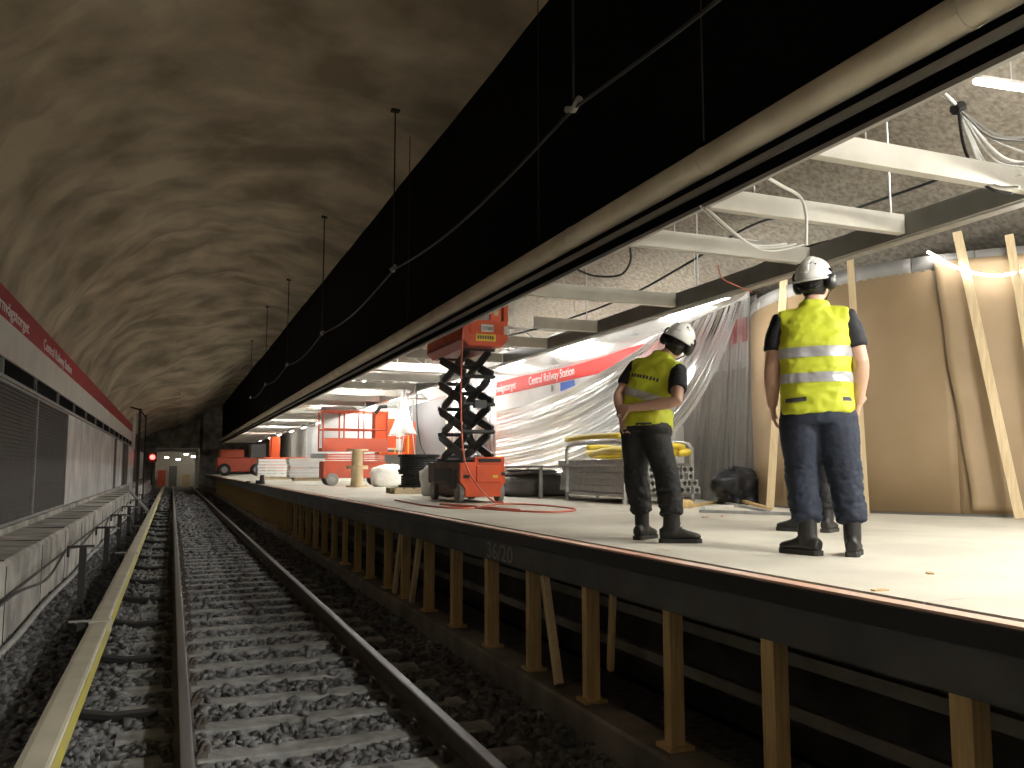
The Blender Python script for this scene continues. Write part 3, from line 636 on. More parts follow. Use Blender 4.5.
# inner drum and grey rim
m = MB(); ar = [math.radians(d) for d in range(136, 266, 3)]; n_a = len(ar)
m.prism([(cpt(a, 0, CR-.02).x-CC.x, cpt(a, 0, CR-.02).y-CC.y) for a in ar]+[(cpt(a, 0, CR-.14).x-CC.x, cpt(a, 0, CR-.14).y-CC.y) for a in reversed(ar)], 'z', 0, 4.02-ZP); m.build('drum', 'greyband', ch)
for k in range(136, 270, 12):
    a0, a1 = math.radians(k), math.radians(k+11.8)
    m = MB(); m.grid(lambda u, v: cpt(a0+(a1-a0)*u, 3.845+.18*v, CR+.006)-ch.location, 6, 1); o = m.build('rim_panel', 'greyband', ch, smooth=True); s = o.modifiers.new('s', 'SOLIDIFY'); s.thickness = .02
# overlapping sheet with a wavy edge
def oncyl(x, y, r):
    d = ray(x, y); o2 = CAM-CC; A = d.x*d.x+d.y*d.y; Bq = 2*(o2.x*d.x+o2.y*d.y); Cq = o2.x**2+o2.y**2-r*r
    return CAM+d*((-Bq-math.sqrt(max(0, Bq*Bq-4*A*Cq)))/(2*A))
def fw_(u, v):
    z = hz0+.07+(3.93-hz0-.07)*v; e = oncyl(973-40*v+1.0*math.sin(v*8)+.6*math.sin(v*19), 512-250*v, CR+.05)
    a0 = math.atan2(e.y-CC.y, e.x-CC.x) % (2*math.pi); a = a0+(math.radians(244)-a0)*u
    return cpt(a, z, CR+.03+.035*(1-u)**8)-ch.location
m = MB(); m.grid(fw_, 24, 40); o = m.build('overlapping_sheet', mat('pale_hardboard', (0.34, 0.245, 0.14), .6, c2=(.39, .285, .17), scale=2), ch, smooth=True); s = o.modifiers.new('s', 'SOLIDIFY'); s.thickness = .012
# timber studs
def stud(p0, p1, label, w=.095, d=.045):
    p0, p1 = Vector(p0), Vector(p1); o = MB().bar((0, 0, 0), p1-p0, w, d, upv=(p0-CAM)*1.0).build('timber_stud', 'stud', bevel=.003); o.location = p0; return tag(o, label, 'timber')
st0 = onz(1020, 519.5, ZP); st1 = oncyl(957, 232, CR+.13)
stud((st0.x, st0.y, ZP+.01), st1, 'pale timber leaning against the overlapping hardboard sheet')
b0 = ony(1046, 517, 5.4); b0 = onz(1058, 521, ZP); stud((b0.x, b0.y, ZP+.01), oncyl(1009, 235, CR+.13), 'pale timber leaning at the right edge of the picture', .085)
b0 = onz(770, 509, ZP); stud((b0.x, b0.y, ZP+.01), ony(784, 278, b0.y-.05), 'pale upright timber left of the standing worker', .10)
b0 = onz(866, 514, ZP); stud((b0.x, b0.y, ZP+.01), ony(850, 257, b0.y+.0), 'pale upright timber behind the standing worker', .08)
# led cord over the hoarding
cable('led_cord', 'glowing white LED cord draped over the curved hoarding', [oncyl(928, 252, CR+.05), oncyl(937, 257, CR+.12), oncyl(955, 267, CR+.2), oncyl(985, 275, CR+.22), oncyl(1010, 274, CR+.2), oncyl(1040, 266, CR+.16)], .016, 'led', cat='lamp')
wl2 = struct(MB().box((10.4, -7.4, 3.2), (.2, 25.6, 4.6)).build('wall_right_near', 'wallg'), 'grey rear wall beside the hoarding')

# ================================================================== POLYTHENE SHEETS
def px(p, X): return onx(p[0], p[1], X)
def lerp2(a, b, t): return (a[0]+(b[0]-a[0])*t, a[1]+(b[1]-a[1])*t)
def crease(t, seed): return noise.noise(Vector((t*7.0, seed, 0)))+.55*noise.noise(Vector((t*17.0, seed+5, 0)))+.30*noise.noise(Vector((t*41.0, seed+9, 0)))
def swag(u, v):
    p0 = lerp2((655, 336), (742, 300), v); p1 = lerp2((565, 408), (672, 548), v); p2 = lerp2((418, 432), (432, 492), v)
    t = u; q = ((1-t)**2*p0[0]+2*t*(1-t)*p1[0]+t*t*p2[0], (1-t)**2*p0[1]+2*t*(1-t)*p1[1]+t*t*p2[1])
    X = 8.0-.5*math.sin(math.pi*t)+.30*crease(v*1.3+.05*t, 1.0)*(.35+.65*math.sin(math.pi*min(1, t*1.05)))+.03*noise.noise(Vector((u*9, v*9, 2)))
    r = px(q, X); r.z = max(r.z, ZP+.03+.02*abs(crease(v*3, 4))); return r
o = MB().grid(swag, 90, 120).build('polythene_sheet', 'film', smooth=True); tag(o, 'big translucent polythene sheet sagging in swags below the red band', 'plastic sheet')
def curtain(u, v):
    top = lerp2((668, 332), (757, 294), u); bot = lerp2((640, 503), (759, 506), u)
    q = lerp2(top, bot, v)
    X = 8.08+.26*noise.noise(Vector((u*6+.8*v*(1-u), 3.3, 0)))+.13*noise.noise(Vector((u*15+.8*v, 8.3, 0)))+.02*noise.noise(Vector((u*9, v*9, 2)))
    r = px(q, X); r.z = max(r.z, ZP+.02); return r
o = MB().grid(curtain, 110, 50).build('polythene_sheet', 'filmclear', smooth=True); tag(o, 'translucent polythene curtain hanging straight beside the curved hoarding', 'plastic sheet')
def upper(u, v):
    a = Vector((6.25, 9.2+(21-9.2)*u, 3.70)); q = lerp2((742, 300), (440, 404), u) if u > .0 else (742, 300)
    b = px((742+(430-742)*u**.8, 0), 7.2); 
    yy = 9.6+(22-9.6)*u; zz = 4.15-.85*math.sin(math.pi*min(1, u*1.15))**1.2*.55
    b = Vector((7.5, yy, zz)); r = a.lerp(b, v); r.z -= .22*math.sin(math.pi*v)*(.6+.4*noise.noise(Vector((u*6, 0, 0)))); r.z += .03*crease(u*2+v*.2, 7); return r
o = MB().grid(upper, 80, 16).build('polythene_sheet', 'film', smooth=True); tag(o, 'clear polythene strip stretched from the back beam above the red band', 'plastic sheet')
def farc(u, v):
    y = 18.6+3.4*u; X = 7.0-.1*u+.12*crease(u*1.6, 11)*(.4+.6*v); return Vector((X, y, 3.75-(2.65+.0*u)*v))
o = MB().grid(farc, 70, 30).build('polythene_sheet', 'filmthick', smooth=True); tag(o, 'milky polythene curtain behind the raised orange lift', 'plastic sheet')
def bundle(u, v):
    a = 2*math.pi*u; r = (.12+.55*v**2)*(1+.3*crease(u*1.5, 14)); return Vector((5.8+r*math.cos(a)*.5, 22.6+r*math.sin(a)*1.3, 3.75-1.25*v))
o = MB().grid(bundle, 48, 16).build('polythene_sheet', 'filmthick', smooth=True); tag(o, 'gathered bundle of polythene hanging brightly lit near the far tubes', 'plastic sheet')
tube_lamp(5.8, 22.6, 3.05, 1.2, 'work tube glowing inside the gathered polythene bundle', None)
for k, (y, z0) in enumerate(((21.8, 3.7), (23.0, 3.7), (22.3, 3.6))):
    cable('loose_cable', ['left', 'right', 'middle'][k]+' white cable hanging from the polythene bundle', [(5.9, y, z0), (5.85, y+.05, 3.0), (5.8, y+.3*(k-1), 2.3), (5.8, y+.5*(k-1), 1.9)], .014, 'wcable')
# far hall partitions and doors
struct(MB().box((7.6, 26.5, 2.4), (.12, 5.0, 2.66)).build('wall_partition', 'bluegrey'), 'dark grey partition in the far hall')
struct(MB().box((7.45, 23.3, 2.4), (.12, 1.0, 2.66)).build('door_1', 'stud'), 'timber clad door leaf in the far hall')
struct(MB().box((7.2, 36, 2.4), (.12, 8.0, 2.66)).build('wall_partition_white', 'white'), 'white partition far along the platform')
struct(MB().box((7.12, 34.5, 2.0), (.04, .9, 1.9)).build('door_2', 'bluegrey'), 'dark door in the white partition')
struct(MB().box((6.3, 30.2, 3.0), (3.0, .12, 1.5)).build('wall_cross', 'white'), 'white cross wall above the far red lift')

# ================================================================== RAISED SCISSOR LIFT
def wheel(mb_parent, c, r=.16, w=.10, axis='x', rim='orange', tyre='tyre'):
    c = Vector(c); d = Vector((w/2, 0, 0)) if axis == 'x' else Vector((0, w/2, 0))
    t = MB().tube([c-d, c-d*.8, c+d*.8, c+d], [r*.88, r, r, r*.88], 20).build('wheel', tyre, mb_parent)
    MB().tube([c-d*1.03, c+d*1.03], [r*.5, r*.5], 14).build('hub', 'galvd', t)
LW, LL = .84, 1.75
LX = .88; lf = thing('scissor_lift', 'raised orange scissor lift with black scissor arms in mid platform', 'lift', (4.44, 12.35+LL/2, ZP))
y0, y1 = -LL/2, LL/2
b = MB().prism([(-.36, .10), (-.36, .26), (-.42, .30), (-.42, .62), (.42, .62), (.42, .30), (.36, .26), (.36, .10)], 'y', y0+.06, y1).build('chassis', mat('shaded_maroon', (.10, .045, .04), .6, c2=(.17, .11, .09), scale=6), lf, bevel=.012)  # dark maroon paints in the shade lying along the lift's sides
f = MB().prism([(-.33, .09), (-.33, .22), (-.42, .32), (-.42, .60), (-.30, .62), (-.16, .62), (-.16, .70), (.40, .70), (.40, .60), (.42, .32), (.33, .22), (.33, .09)], 'y', y0, y0+.07).build('front_panel', 'orange', lf, bevel=.01)
MB().box((.10, y0-.012, .44), (.46, .03, .26)).build('battery_door', 'orange', f, bevel=.01)
MB().box((.12, y0-.01, .645), (.40, .05, .05)).build('slot', 'rubber', f); MB().box((.12, y0-.03, .685), (.5, .04, .03)).build('rail', 'orange', f, bevel=.008)
MB().box((.21, y0-.03, .40), (.09, .02, .04)).build('sticker', 'decal_y', f)
MB().box((-.31, y0-.01, .40), (.10, .03, .05)).build('slot', 'rubber', f); MB().box((.355, y0-.01, .44), (.09, .03, .045)).build('slot', 'rubber', f)
MB().box((.36, y0+.03, .52), (.09, .04, .06)).build('tail_lamp', 'decal_w', f)
MB().ell((.33, y0+.08, .67), (.045, .045, .05), 12, 6).build('beacon', 'amber', lf)
for sx in (-1, 1):
    for yy in (y0+.18, y1-.25): wheel(lf, (sx*.37, yy, .16))
MB().box((-.43, .0, .42), (.03, .9, .22)).build('side_tray', 'iron', lf); MB().box((-.43, -.55, .36), (.02, .28, .3)).build('side_door', 'iron', lf)
# scissor arms: four stages, two planes
zs0, zs1, nst = .66, 2.40, 4; hst = (zs1-zs0)/nst; ya, yb = -.66, .66
for sx in (-1, 1):
    for k in range(nst):
        za, zb_ = zs0+k*hst+.03, zs0+(k+1)*hst-.03
        MB().bar((sx*.26, ya, za), (sx*.26, yb, zb_), .05, .135).build('scissor_arm', 'scissor', lf, bevel=.006)
        MB().bar((sx*.20, yb, za), (sx*.20, ya, zb_), .05, .135).build('scissor_arm', 'scissor', lf, bevel=.006)
for k in range(nst+1):
    z = zs0+k*hst
    for yy in (ya, yb): MB().cyl((-.30, yy, z), (.30, yy, z), .032, .032, 10).build('pivot_bar', 'scissor', lf)
for k in range(nst): MB().cyl((-.30, 0, zs0+(k+.5)*hst), (.30, 0, zs0+(k+.5)*hst), .035, .035, 10).build('pivot_bar', 'scissor', lf)
MB().bar((0, -.35, zs0+.5*hst), (0, .3, zs0+2.5*hst), .09, .09).build('cylinder', 'scissor', lf); MB().bar((0, .1, zs0+1.9*hst), (0, .45, zs0+3.0*hst), .055, .055).build('piston', 'galv', lf)
MB().box((.02, ya-.0, zs0+2*hst+.0), (.22, .10, .12)).build('valve_block', 'scissor', lf)
# basket
zb = 2.40
bk = MB().prism([(-.30, zb), (-.42, zb+.10), (-.42, zb+.16), (.42, zb+.16), (.42, zb+.10), (.30, zb)], 'y', y0-.05, y1+.15).build('deck', mat('red_deck', (.32, .045, .03), .5), lf, bevel=.008)
MB().prism([(-.30, zb+.01), (-.42, zb+.12), (-.42, zb+.42), (.42, zb+.42), (.42, zb+.12), (.30, zb+.01)], 'y', y0-.09, y0-.05).build('front_board', 'orange', lf, bevel=.006)
MB().box((.0, y0-.10, zb+.30), (.58, .02, .20)).build('front_plate', 'orange', lf, bevel=.006)
n_ = MB().box((.02, y0-.118, zb+.285), (.23, .012, .115)).build('number_plate', 'decal_w', lf); text_mesh('plate_lettering', 'DOB81', .08, 'ink', n_, (-.075, y0-.126, zb+.255), (1, 0, 0), (0, 0, 1), .004, width=.19)
n_ = MB().box((.0, y0-.098, zb+.14), (.37, .012, .11)).build('warning_sticker', 'decal_y', lf)
for k in range(7): MB().box((-.14+.045*k, y0-.106, zb+.14), (.026, .006, .05)).build('print_mark', 'ink', n_)
MB().box((.385, y0-.10, zb+.27), (.085, .02, .13)).build('white_tag', 'decal_w', lf)
for sx in (-1, 1):
    MB().box((sx*.41, (y0+y1)/2, zb+.24), (.02, LL+.1, .16)).build('toe_board', 'orange', lf)
    for zz in (zb+.65, zb+1.16): MB().cyl((sx*.41, y0, zz), (sx*.41, y1+.1, zz), .018, .018, 8).build('guard_rail', 'orange', lf)
    for yy in (y0-.03, 0, y1+.1): MB().cyl((sx*.41, yy, zb+.15), (sx*.41, yy, zb+1.16), .02, .02, 8).build('guard_post', 'orange', lf)
for zz in (zb+.65, zb+1.16): MB().cyl((-.41, y1+.1, zz), (.41, y1+.1, zz), .018, .018, 8).build('guard_rail', 'orange', lf)
MB().box((.39, y0-.02, zb+.72), (.09, .12, .62)).build('corner_post', 'orange', lf, bevel=.01)
MB().box((.20, y0-.02, zb+.62), (.20, .10, .42)).build('control_box', 'orange', lf, bevel=.01); MB().box((.20, y0-.08, zb+.58), (.07, .03, .16)).build('control_pad', 'plywood', lf)
MB().box((-.0, y0, zb+.52), (.18, .06, .20)).build('tool_box', 'galvd', lf)
lf.scale = (LX, 1, 1)
q = Vector((4.44, 12.35+LL/2, ZP))
cable('air_hose', 'pale red hose hanging from the raised lift basket to the floor', [q+Vector((-.38, y0-.12, zb+.3)), q+Vector((-.40, y0-.10, 1.7)), q+Vector((-.37, y0-.10, .9)), q+Vector((-.30, y0-.13, .52)), q+Vector((-.12, y0-.2, .22)), q+Vector((.05, y0-.3, .04)), q+Vector((.18, y0-.4, .02))], .014, 'redhose')
pts = [onz(x, y, ZP+.015) for x, y in ((395, 500), (430, 506), (470, 508), (500, 504), (540, 505), (575, 509), (550, 512), (490, 509), (440, 504), (470, 506), (520, 510))]
cable('red_hose', 'red hose lying in loops on the floor beside the raised lift', pts, .013, 'redhose')
cable('lift_wire', 'thin dark wire hanging down by the far cable drum', [ony(417, 392, 15), ony(417, 420, 15), ony(421, 445, 15), ony(428, 462, 15), onz(432, 494, ZP+.01)], .009, 'bcable')

# ================================================================== FAR RED LIFTS, DRUMS, SACKS
g = thing('scissor_lift', 'folded red scissor lift with tall guard rails in the distance', 'lift', (5.15, 26.2, ZP), 0)
MB().box((.0, 0, .48), (1.9, .8, .5)).build('chassis', 'orangeb', g, bevel=.02)
for k in range(4): MB().box((0, -.41, .72+.07*k), (1.8, .03, .045)).build('folded_arm', 'orangeb', g)
MB().box((0, 0, 1.08), (2.0, .82, .10)).build('deck', 'orangeb', g); MB().box((0, -.41, 1.28), (2.0, .03, .3)).build('side_board', 'orangeb', g)
for x in (-.98, -.35, .25, .98): MB().cyl((x, -.4, 1.1), (x, -.4, 2.25), .025, .025, 8).build('guard_post', 'orangeb', g); MB().cyl((x, .4, 1.1), (x, .4, 2.25), .025, .025, 8).build('guard_post', 'orangeb', g)
for z in (1.7, 2.25):
    for s in (-1, 1): MB().cyl((-.98, s*.4, z), (.98, s*.4, z), .025, .025, 8).build('guard_rail', 'orangeb', g)
MB().box((.82, -.1, 1.75), (.42, .5, 1.1)).build('control_cabinet', 'orange', g, bevel=.02); MB().box((1.12, -.2, 1.6), (.3, .3, .9)).build('gate_panel', 'orange', g)
for x in (-.68, .72):
    for s in (-1, 1): wheel(g, (x, s*.38, .19), .19, .12, 'y')
MB().tube([(.6, -.4, 2.2), (.75, -.42, 2.4), (.95, -.42, 2.42)], .06, 8).build('hose_coil', 'rubber', g)
g = thing('mast_lift', 'red mast lift parked right behind the folded red lift', 'lift', (6.75, 27.3, ZP))
MB().box((0, 0, .38), (1.2, .8, .5)).build('chassis', 'orange', g, bevel=.03); MB().box((.45, 0, 1.25), (.35, .5, 1.4)).build('mast', 'orange', g, bevel=.02)
MB().box((-.15, 0, 1.0), (.9, .7, .08)).build('deck', 'orange', g)
for x in (-.58, -.1, .35): MB().cyl((x, -.36, 1.0), (x, -.36, 2.0), .025, .025, 8).build('guard_post', 'decal_y', g)
for z in (1.5, 2.0): MB().cyl((-.58, -.36, z), (.6, -.36, z), .025, .025, 8).build('guard_rail', 'orange', g)
for x in (-.45, .45):
    for s in (-1, 1): wheel(g, (x, s*.36, .15), .15, .1, 'y')
MB().box((-.2, -.3, 1.75), (.4, .1, .2)).build('control_box', 'iron', g)
def drum(name, label, loc, r, h, core, mcol, wire=None, vertical=True):
    t = thing(name, label, 'cable drum', loc)
    MB().cyl((0, 0, 0), (0, 0, .05), r, r, 28).build('flange', mcol, t); MB().cyl((0, 0, h-.05), (0, 0, h), r, r, 28).build('flange', mcol, t)
    c = MB().cyl((0, 0, .05), (0, 0, h-.05), core, core, 24).build('core', mcol, t)
    if wire:
        n = int((h-.1)/.05)
        for k in range(n):
            z = .075+k*.05; MB().tube([(math.cos(a)*(core+.02), math.sin(a)*(core+.02), z) for a in np.linspace(0, 6.2832, 25)], .026, 6, cap=False).build('cable_turn', wire, c)
    return t
def pallet(label, loc, m='plywood', rz=0):
    t = thing('pallet', label, 'pallet', loc, rz)
    for y in (-.36, 0, .36): MB().box((0, y, .05), (1.2, .1, .1)).build('bearer', m, t)
    for i in range(6): MB().box((-.52+i*.208, 0, .115), (.16, .8, .025)).build('board', m, t)
    return t
pp_ = onz(419, 494, ZP); pallet('wooden pallet under the black cable drums', (pp_.x+.1, pp_.y+.4, ZP))
drum('cable_drum', 'lower black cable drum lying flat on the pallet', (pp_.x+.1, pp_.y+.4, ZP+.13), .42, .32, .33, 'rubber', 'rubber')
drum('cable_drum', 'upper black cable drum stacked on another drum', (pp_.x+.1, pp_.y+.4, ZP+.45), .44, .36, .36, 'rubber', 'rubber')
pp_ = onz(359, 487.5, ZP)
drum('cable_drum', 'lower wooden cable spool standing before the red lifts', (pp_.x, pp_.y+.3, ZP), .30, .55, .17, 'plywood'); drum('cable_drum', 'upper wooden cable spool stacked before the red lifts', (pp_.x, pp_.y+.3, ZP+.55), .30, .50, .15, 'plywood')
def lumpy(name, label, cat, c, size, m, seed, amp=.16, sub=(28, 16), pw_=.66, zmin=-.75):
    mb = MB(); mb.ell((0, 0, 0), (1, 1, 1), sub[0], sub[1], zmin=zmin)
    vs = []
    for v in mb.v:
        p = Vector(v); p = Vector([math.copysign(abs(q)**pw_, q) for q in p])
        n = noise.noise(p*1.6+Vector((seed, 0, 0)))+.6*(1-2*abs(noise.noise(p*3.4+Vector((seed, 3, 0)))))
        p = p*(1+amp*n); vs.append((p.x*size[0], p.y*size[1], (max(p.z, zmin**1 if zmin > 0 else -abs(zmin)**.62)+abs(zmin)**.62)*size[2]))
    mb.v = vs; o = mb.build(name, m, smooth=True); o.location = c; return tag(o, label, cat)
pp_ = onz(391, 487, ZP); lumpy('wrapped_bundle', 'white plastic wrapped bundle beside the black cable drums', 'bundle', (pp_.x, pp_.y+.45, ZP), (.46, .4, .33), 'sack', 3)
# materials behind the raised lift
pp_ = onz(530, 497, ZP)
lumpy('tarp_heap', 'grey tarpaulin heap right of the raised lift', 'tarpaulin', (pp_.x+.35, pp_.y+.7, ZP), (.75, .55, .22), 'cloth', 8, .2)
lumpy('sheet_heap', 'crumpled white sheet lying on the grey tarpaulin heap', 'sheet', (pp_.x+.3, pp_.y+.8, ZP+.38), (.6, .3, .06), 'sack', 12, .3)
lumpy('black_sack', 'black plastic sack behind the scissor arms of the raised lift', 'sack', (4.95, 15.0, ZP), (.45, .35, .42), 'bag', 17, .2)
lumpy('white_sack', 'white sack left behind the raised lift', 'sack', (4.75, 15.9, ZP+.0), (.28, .25, .32), 'sack', 21, .2)
tag(MB().box((6.5, 15.2, ZP+.55), (1.2, 3.6, .04)).box((5.95, 13.6, ZP+.27), (.05, .05, .53)).box((7.05, 13.6, ZP+.27), (.05, .05, .53)).box((5.95, 16.8, ZP+.27), (.05, .05, .53)).box((7.05, 16.8, ZP+.27), (.05, .05, .53)).build('work_bench', 'galvd'), 'long grey trestle top behind the raised lift', 'bench')
# steel rack trolley loaded with hollow profiles
t = thing('steel_trolley', 'galvanised steel trolley frame left of the leaning worker', 'trolley', (6.12, 10.95, ZP))
TD, TL = 1.15, 1.95
for x in (0, TD):
    for y in (0, TL): MB().box((x, y, .42), (.05, .05, .84)).build('upright', 'galv', t, bevel=.006)
    for z in (.12, .58): MB().box((x, TL/2, z), (.04, TL, .04)).build('long_rail', 'galv', t)
    MB().tube([(x, 0, .82), (x, .07, .89), (x, .25, .92), (x, TL/2, .92), (x, TL-.25, .92), (x, TL-.07, .89), (x, TL, .82)], .028, 8).build('top_rail', 'galv', t, smooth=True)
for y in (0, TL/2, TL): MB().box((TD/2, y, .12), (TD, .04, .04)).build('cross_rail', 'galv', t)
MB().box((TD/2, TL/2, .15), (TD-.08, TL, .012)).build('tray', 'galvd', t)
hp = []
for k in range(90):
    a = k/90*2*math.pi*2.6; rr = 1.0+.06*math.sin(k*.5)
    hp.append(Vector((6.75+.42*rr*math.sin(a)+.03*math.sin(k*.9), 11.75-1.25*rr*math.cos(a), ZP+.735+.045*k/90*2.6+.03*math.sin(a*1.7))))
tag(MB().tube(hp, .048, 10).build('yellow_hose', 'hose', smooth=True), 'coiled thick yellow hose lying over the loaded steel trolley', 'hose')
tag(MB().tube([(6.10, 11.0+1.85*k/8, ZP+1.0+.02*math.sin(math.pi*k/8)) for k in range(9)], .045, 10).build('yellow_hose', 'hose', smooth=True), 'yellow hose length lying along the trolley top rail', 'hose')
prm = MB(); PL = 2.7
for sx in (-1, 1): prm.box((sx*.042, 0, 0), (.012, PL, .096)).box((0, 0, sx*.042), (.075, PL, .012))
for sx in (-1, 1):
    for sz in (-1, 1): prm.box((sx*.029, 0, sz*.029), (.022, PL, .022))
pme = prm.mesh('profile'); pme.materials.append(M['galv'])
for r_, n_ in ((0, 9), (1, 9), (2, 8), (3, 8), (4, 6)):
    for k in range(n_):
        o = bpy.data.objects.new('steel_profile', pme); col.objects.link(o)
        o.location = (6.24+k*.108+.03*(r_ % 2), 10.62+PL/2+random.uniform(-.06, .08), ZP+.21+r_*.100)
        tag(o, 'hollow galvanised profile in the %s row of the stack on the trolley' % ['lowest', 'second lowest', 'middle', 'second highest', 'top'][r_], 'profile', 'stacked galvanised profiles')
pe2 = onz(692, 500, ZP); tag(MB().tube([pe2+Vector((.2, .0, .13)), pe2+Vector((-.1, .5, .13))], .07, 14).build('pipe_stub', 'galvd'), 'short round pipe lying right of the stacked profiles', 'pipe')
# rubbish bag, planks
pb = onz(738, 504, ZP); bg = lumpy('rubbish_bag', 'shiny black rubbish bag beside the upright timber', 'bag', (pb.x-.02, pb.y-.1, ZP), (.37, .28, .26), 'bag', 31, .34, pw_=.8, sub=(40, 24))
lumpy('bag_top', 'small', 'bag', (0, 0, 0), (.05, .05, .05), 'bag', 5)
o = bpy.data.objects['bag_top']; o.parent = bg; o.location = (-.15, 0, .46); del o['label'], o['category']; o.name = 'bag_knot'
for i, (x0, yy0, x1, yy1, m_, lab) in enumerate(((703, 508, 732, 506, 'white', 'white board lying on the floor before the black bag'), (690, 506, 716, 502, 'wood', 'dark wooden offcut lying left of the black bag'), (725, 503, 768, 511, 'galvd', 'grey batten lying before the black bag'), (730, 501, 770, 509, 'wood', 'dark batten lying against the black bag'), (700, 511, 860, 516, 'galvd', 'long grey floor batten at the foot of the polythene curtain'))):
    a, b = onz(x0, yy0, ZP+.02), onz(x1, yy1, ZP+.02)
    if i == 3: a.z += .06
    tag(MB().bar(a, b, .06, .035).build('plank', m_), lab, 'plank')
lumpy('brown_offcut', 'small brown rag lying right of the trolley feet', 'rag', tuple(onz(684, 508, ZP)), (.12, .08, .06), 'wood', 41)
for i, (x, y) in enumerate(((705, 517), (722, 516), (985, 515), (880, 590), (930, 573))):
    a = onz(x, y, ZP+.004); tag(MB().box((a.x, a.y, ZP+.004), (.07, .03, .006), Matrix.Rotation(i, 3, 'Z')).build('paper_scrap', 'redhose' if i < 3 else 'wood'), ['reddish scrap left of the curtain batten', 'reddish scrap at the curtain batten', 'reddish scrap before the leaning timber', 'dark wooden chip near the platform edge', 'dark wooden chip mid floor right of the worker'][i], 'scrap')
# light box seen behind the curtain
tag(MB().box((8.05, 12.6, 1.95), (.35, .55, .75)).build('wall_cabinet', 'white', bevel=.02), 'pale wall cabinet dimly seen behind the polythene curtain', 'cabinet')
# far pallets and machines
for i, (x, y) in enumerate(((5.3, 36.5), (4.4, 40.5), (6.0, 43))):
    l3 = ['stack right', 'stack left', 'stack farthest'][i]
    pallet('far pallet below the %s of plasterboard' % l3, (x, y, ZP))
    t = thing('board_stack', 'far pale %s of plasterboard sheets on its pallet' % l3, 'stack', (x, y, ZP+.13))
    for k in range(6): MB().box((random.uniform(-.03, .03), 0, .07+k*.135), (1.6, 1.0, .11)).build('board', 'white', t)
g = thing('far_excavator', 'small red machine far along the platform', 'machine', (4.4, 62, ZP))
MB().box((0, 0, .75), (3.2, 1.8, 1.0)).build('body', 'orangeb', g, bevel=.08); MB().box((-.6, 0, 1.5), (1.6, 1.6, .6)).build('bonnet', 'orangeb', g, bevel=.08); MB().box((1.1, 0, 1.6), (1.0, 1.5, 1.2)).build('cab', 'bluegrey', g, bevel=.05)
for x in (-1.1, 1.0): wheel(g, (x, -.95, .42), .42, .3, 'y', tyre='rubber')
g = thing('scissor_lift', 'far red folded lift beside a dark cabinet', 'lift', (6.2, 52, ZP))
MB().box((0, 0, .7), (2.4, 1.2, .9)).build('chassis', 'orange', g, bevel=.05); MB().box((-.6, 0, 1.7), (.5, 1.0, 1.3)).build('mast', 'orange', g, bevel=.03)
for x in (-.8, .8): wheel(g, (x, -.6, .25), .25, .2, 'y', tyre='rubber')
tag(MB().box((8.2, 52, ZP+.7), (.9, .9, 1.4)).build('dark_cabinet', 'bluegrey', bevel=.03), 'dark cabinet right of the far red lift', 'cabinet')
for i, (x, h) in enumerate(((262, .3), (258, .12), (248, .1))):
    a = onz(x, 484, ZP); tag(MB().cyl((a.x, a.y, ZP), (a.x, a.y, ZP+h), .09, .07).build('bollard', 'iron'), ['upright dark stump on the far platform', 'low dark block beside the stump', 'lowest dark block left of the stump'][i], 'block')
# far tunnel beyond the portal
for i, (x, y, z) in enumerate(((-.5, 88, 2.6), (1.2, 87, 2.9), (1.9, 89, 2.7), (0.5, 86, 2.4))):
    t = thing('far_lamp', 'warm lamp glowing in the far tunnel portal', 'lamp', (x, y, z), 0, 'far tunnel lamps'); MB().box((0, 0, 0), (.35, .2, .12)).build('diffuser', 'farlamp', t); MB().box((0, 0, .1), (.4, .26, .05)).build('housing', 'iron', t); MB().cyl((0, 0, .1), (0, 0, 2.6), .01, .01, 5).build('cord', 'iron', t)
struct(MB().box((1.5, 91, 2), (10, .3, 7)).build('wall_far_end', 'white'), 'pale wall at the far tunnel end')
tag(MB().box((2.1, 83.2, 1.4), (.3, .35, 3.4)).box((.4, 83.2, 3.2), (3.4, .35, .3)).build('portal_frame', 'white'), 'pale frame standing in the far tunnel portal', 'frame')

for i, (x, h, m_, lb) in enumerate(((-.9, 1.6, 'orangeb', 'reddish barrier board standing at the far tunnel end'), (.1, 2.0, 'bluegrey', 'dark upright cabinet standing at the far tunnel end'), (1.3, 1.2, 'stud', 'timber crate standing at the far tunnel end'))):
    tag(MB().box((x, 89.6, -.21+h/2), (.7, .4, h)).box((x, 89.38, -.21+h*.9), (.6, .04, .12)).build('far_clutter', m_, bevel=.02), lb, 'clutter')

# ================================================================== PEOPLE
M['skin'] = mat('skin', (0.55, 0.33, 0.24), 0.5, c2=(0.60, 0.37, 0.27), scale=12)
M['hivis'] = mat('hivis_yellow', (0.52, 0.58, 0.025), 0.6, c2=(0.57, 0.62, 0.04), scale=8, bump=0.12, bscale=22)
M['reflect'] = mat('reflective_tape', (0.42, 0.42, 0.44), 0.35, 0.25, c2=(0.50, 0.50, 0.52), scale=20)
M['tee'] = mat('dark_shirt', (0.010, 0.010, 0.014), 0.8, bump=0.2, bscale=25)
M['navy'] = mat('navy_trousers', (0.012, 0.017, 0.034), 0.75, c2=(0.018, 0.026, 0.048), scale=9, bump=0.25, bscale=18)
M['blackpants'] = mat('black_trousers', (0.010, 0.010, 0.012), 0.7, c2=(0.017, 0.017, 0.019), scale=9, bump=0.25, bscale=18)
M['boot'] = mat('dark_leather_boot', (0.014, 0.013, 0.013), 0.5, c2=(0.026, 0.025, 0.023), scale=14, bump=0.15, bscale=40)
M['sole'] = mat('boot_sole', (0.035, 0.033, 0.03), 0.7)
M['helmet'] = mat('white_helmet', (0.66, 0.66, 0.64), 0.3)
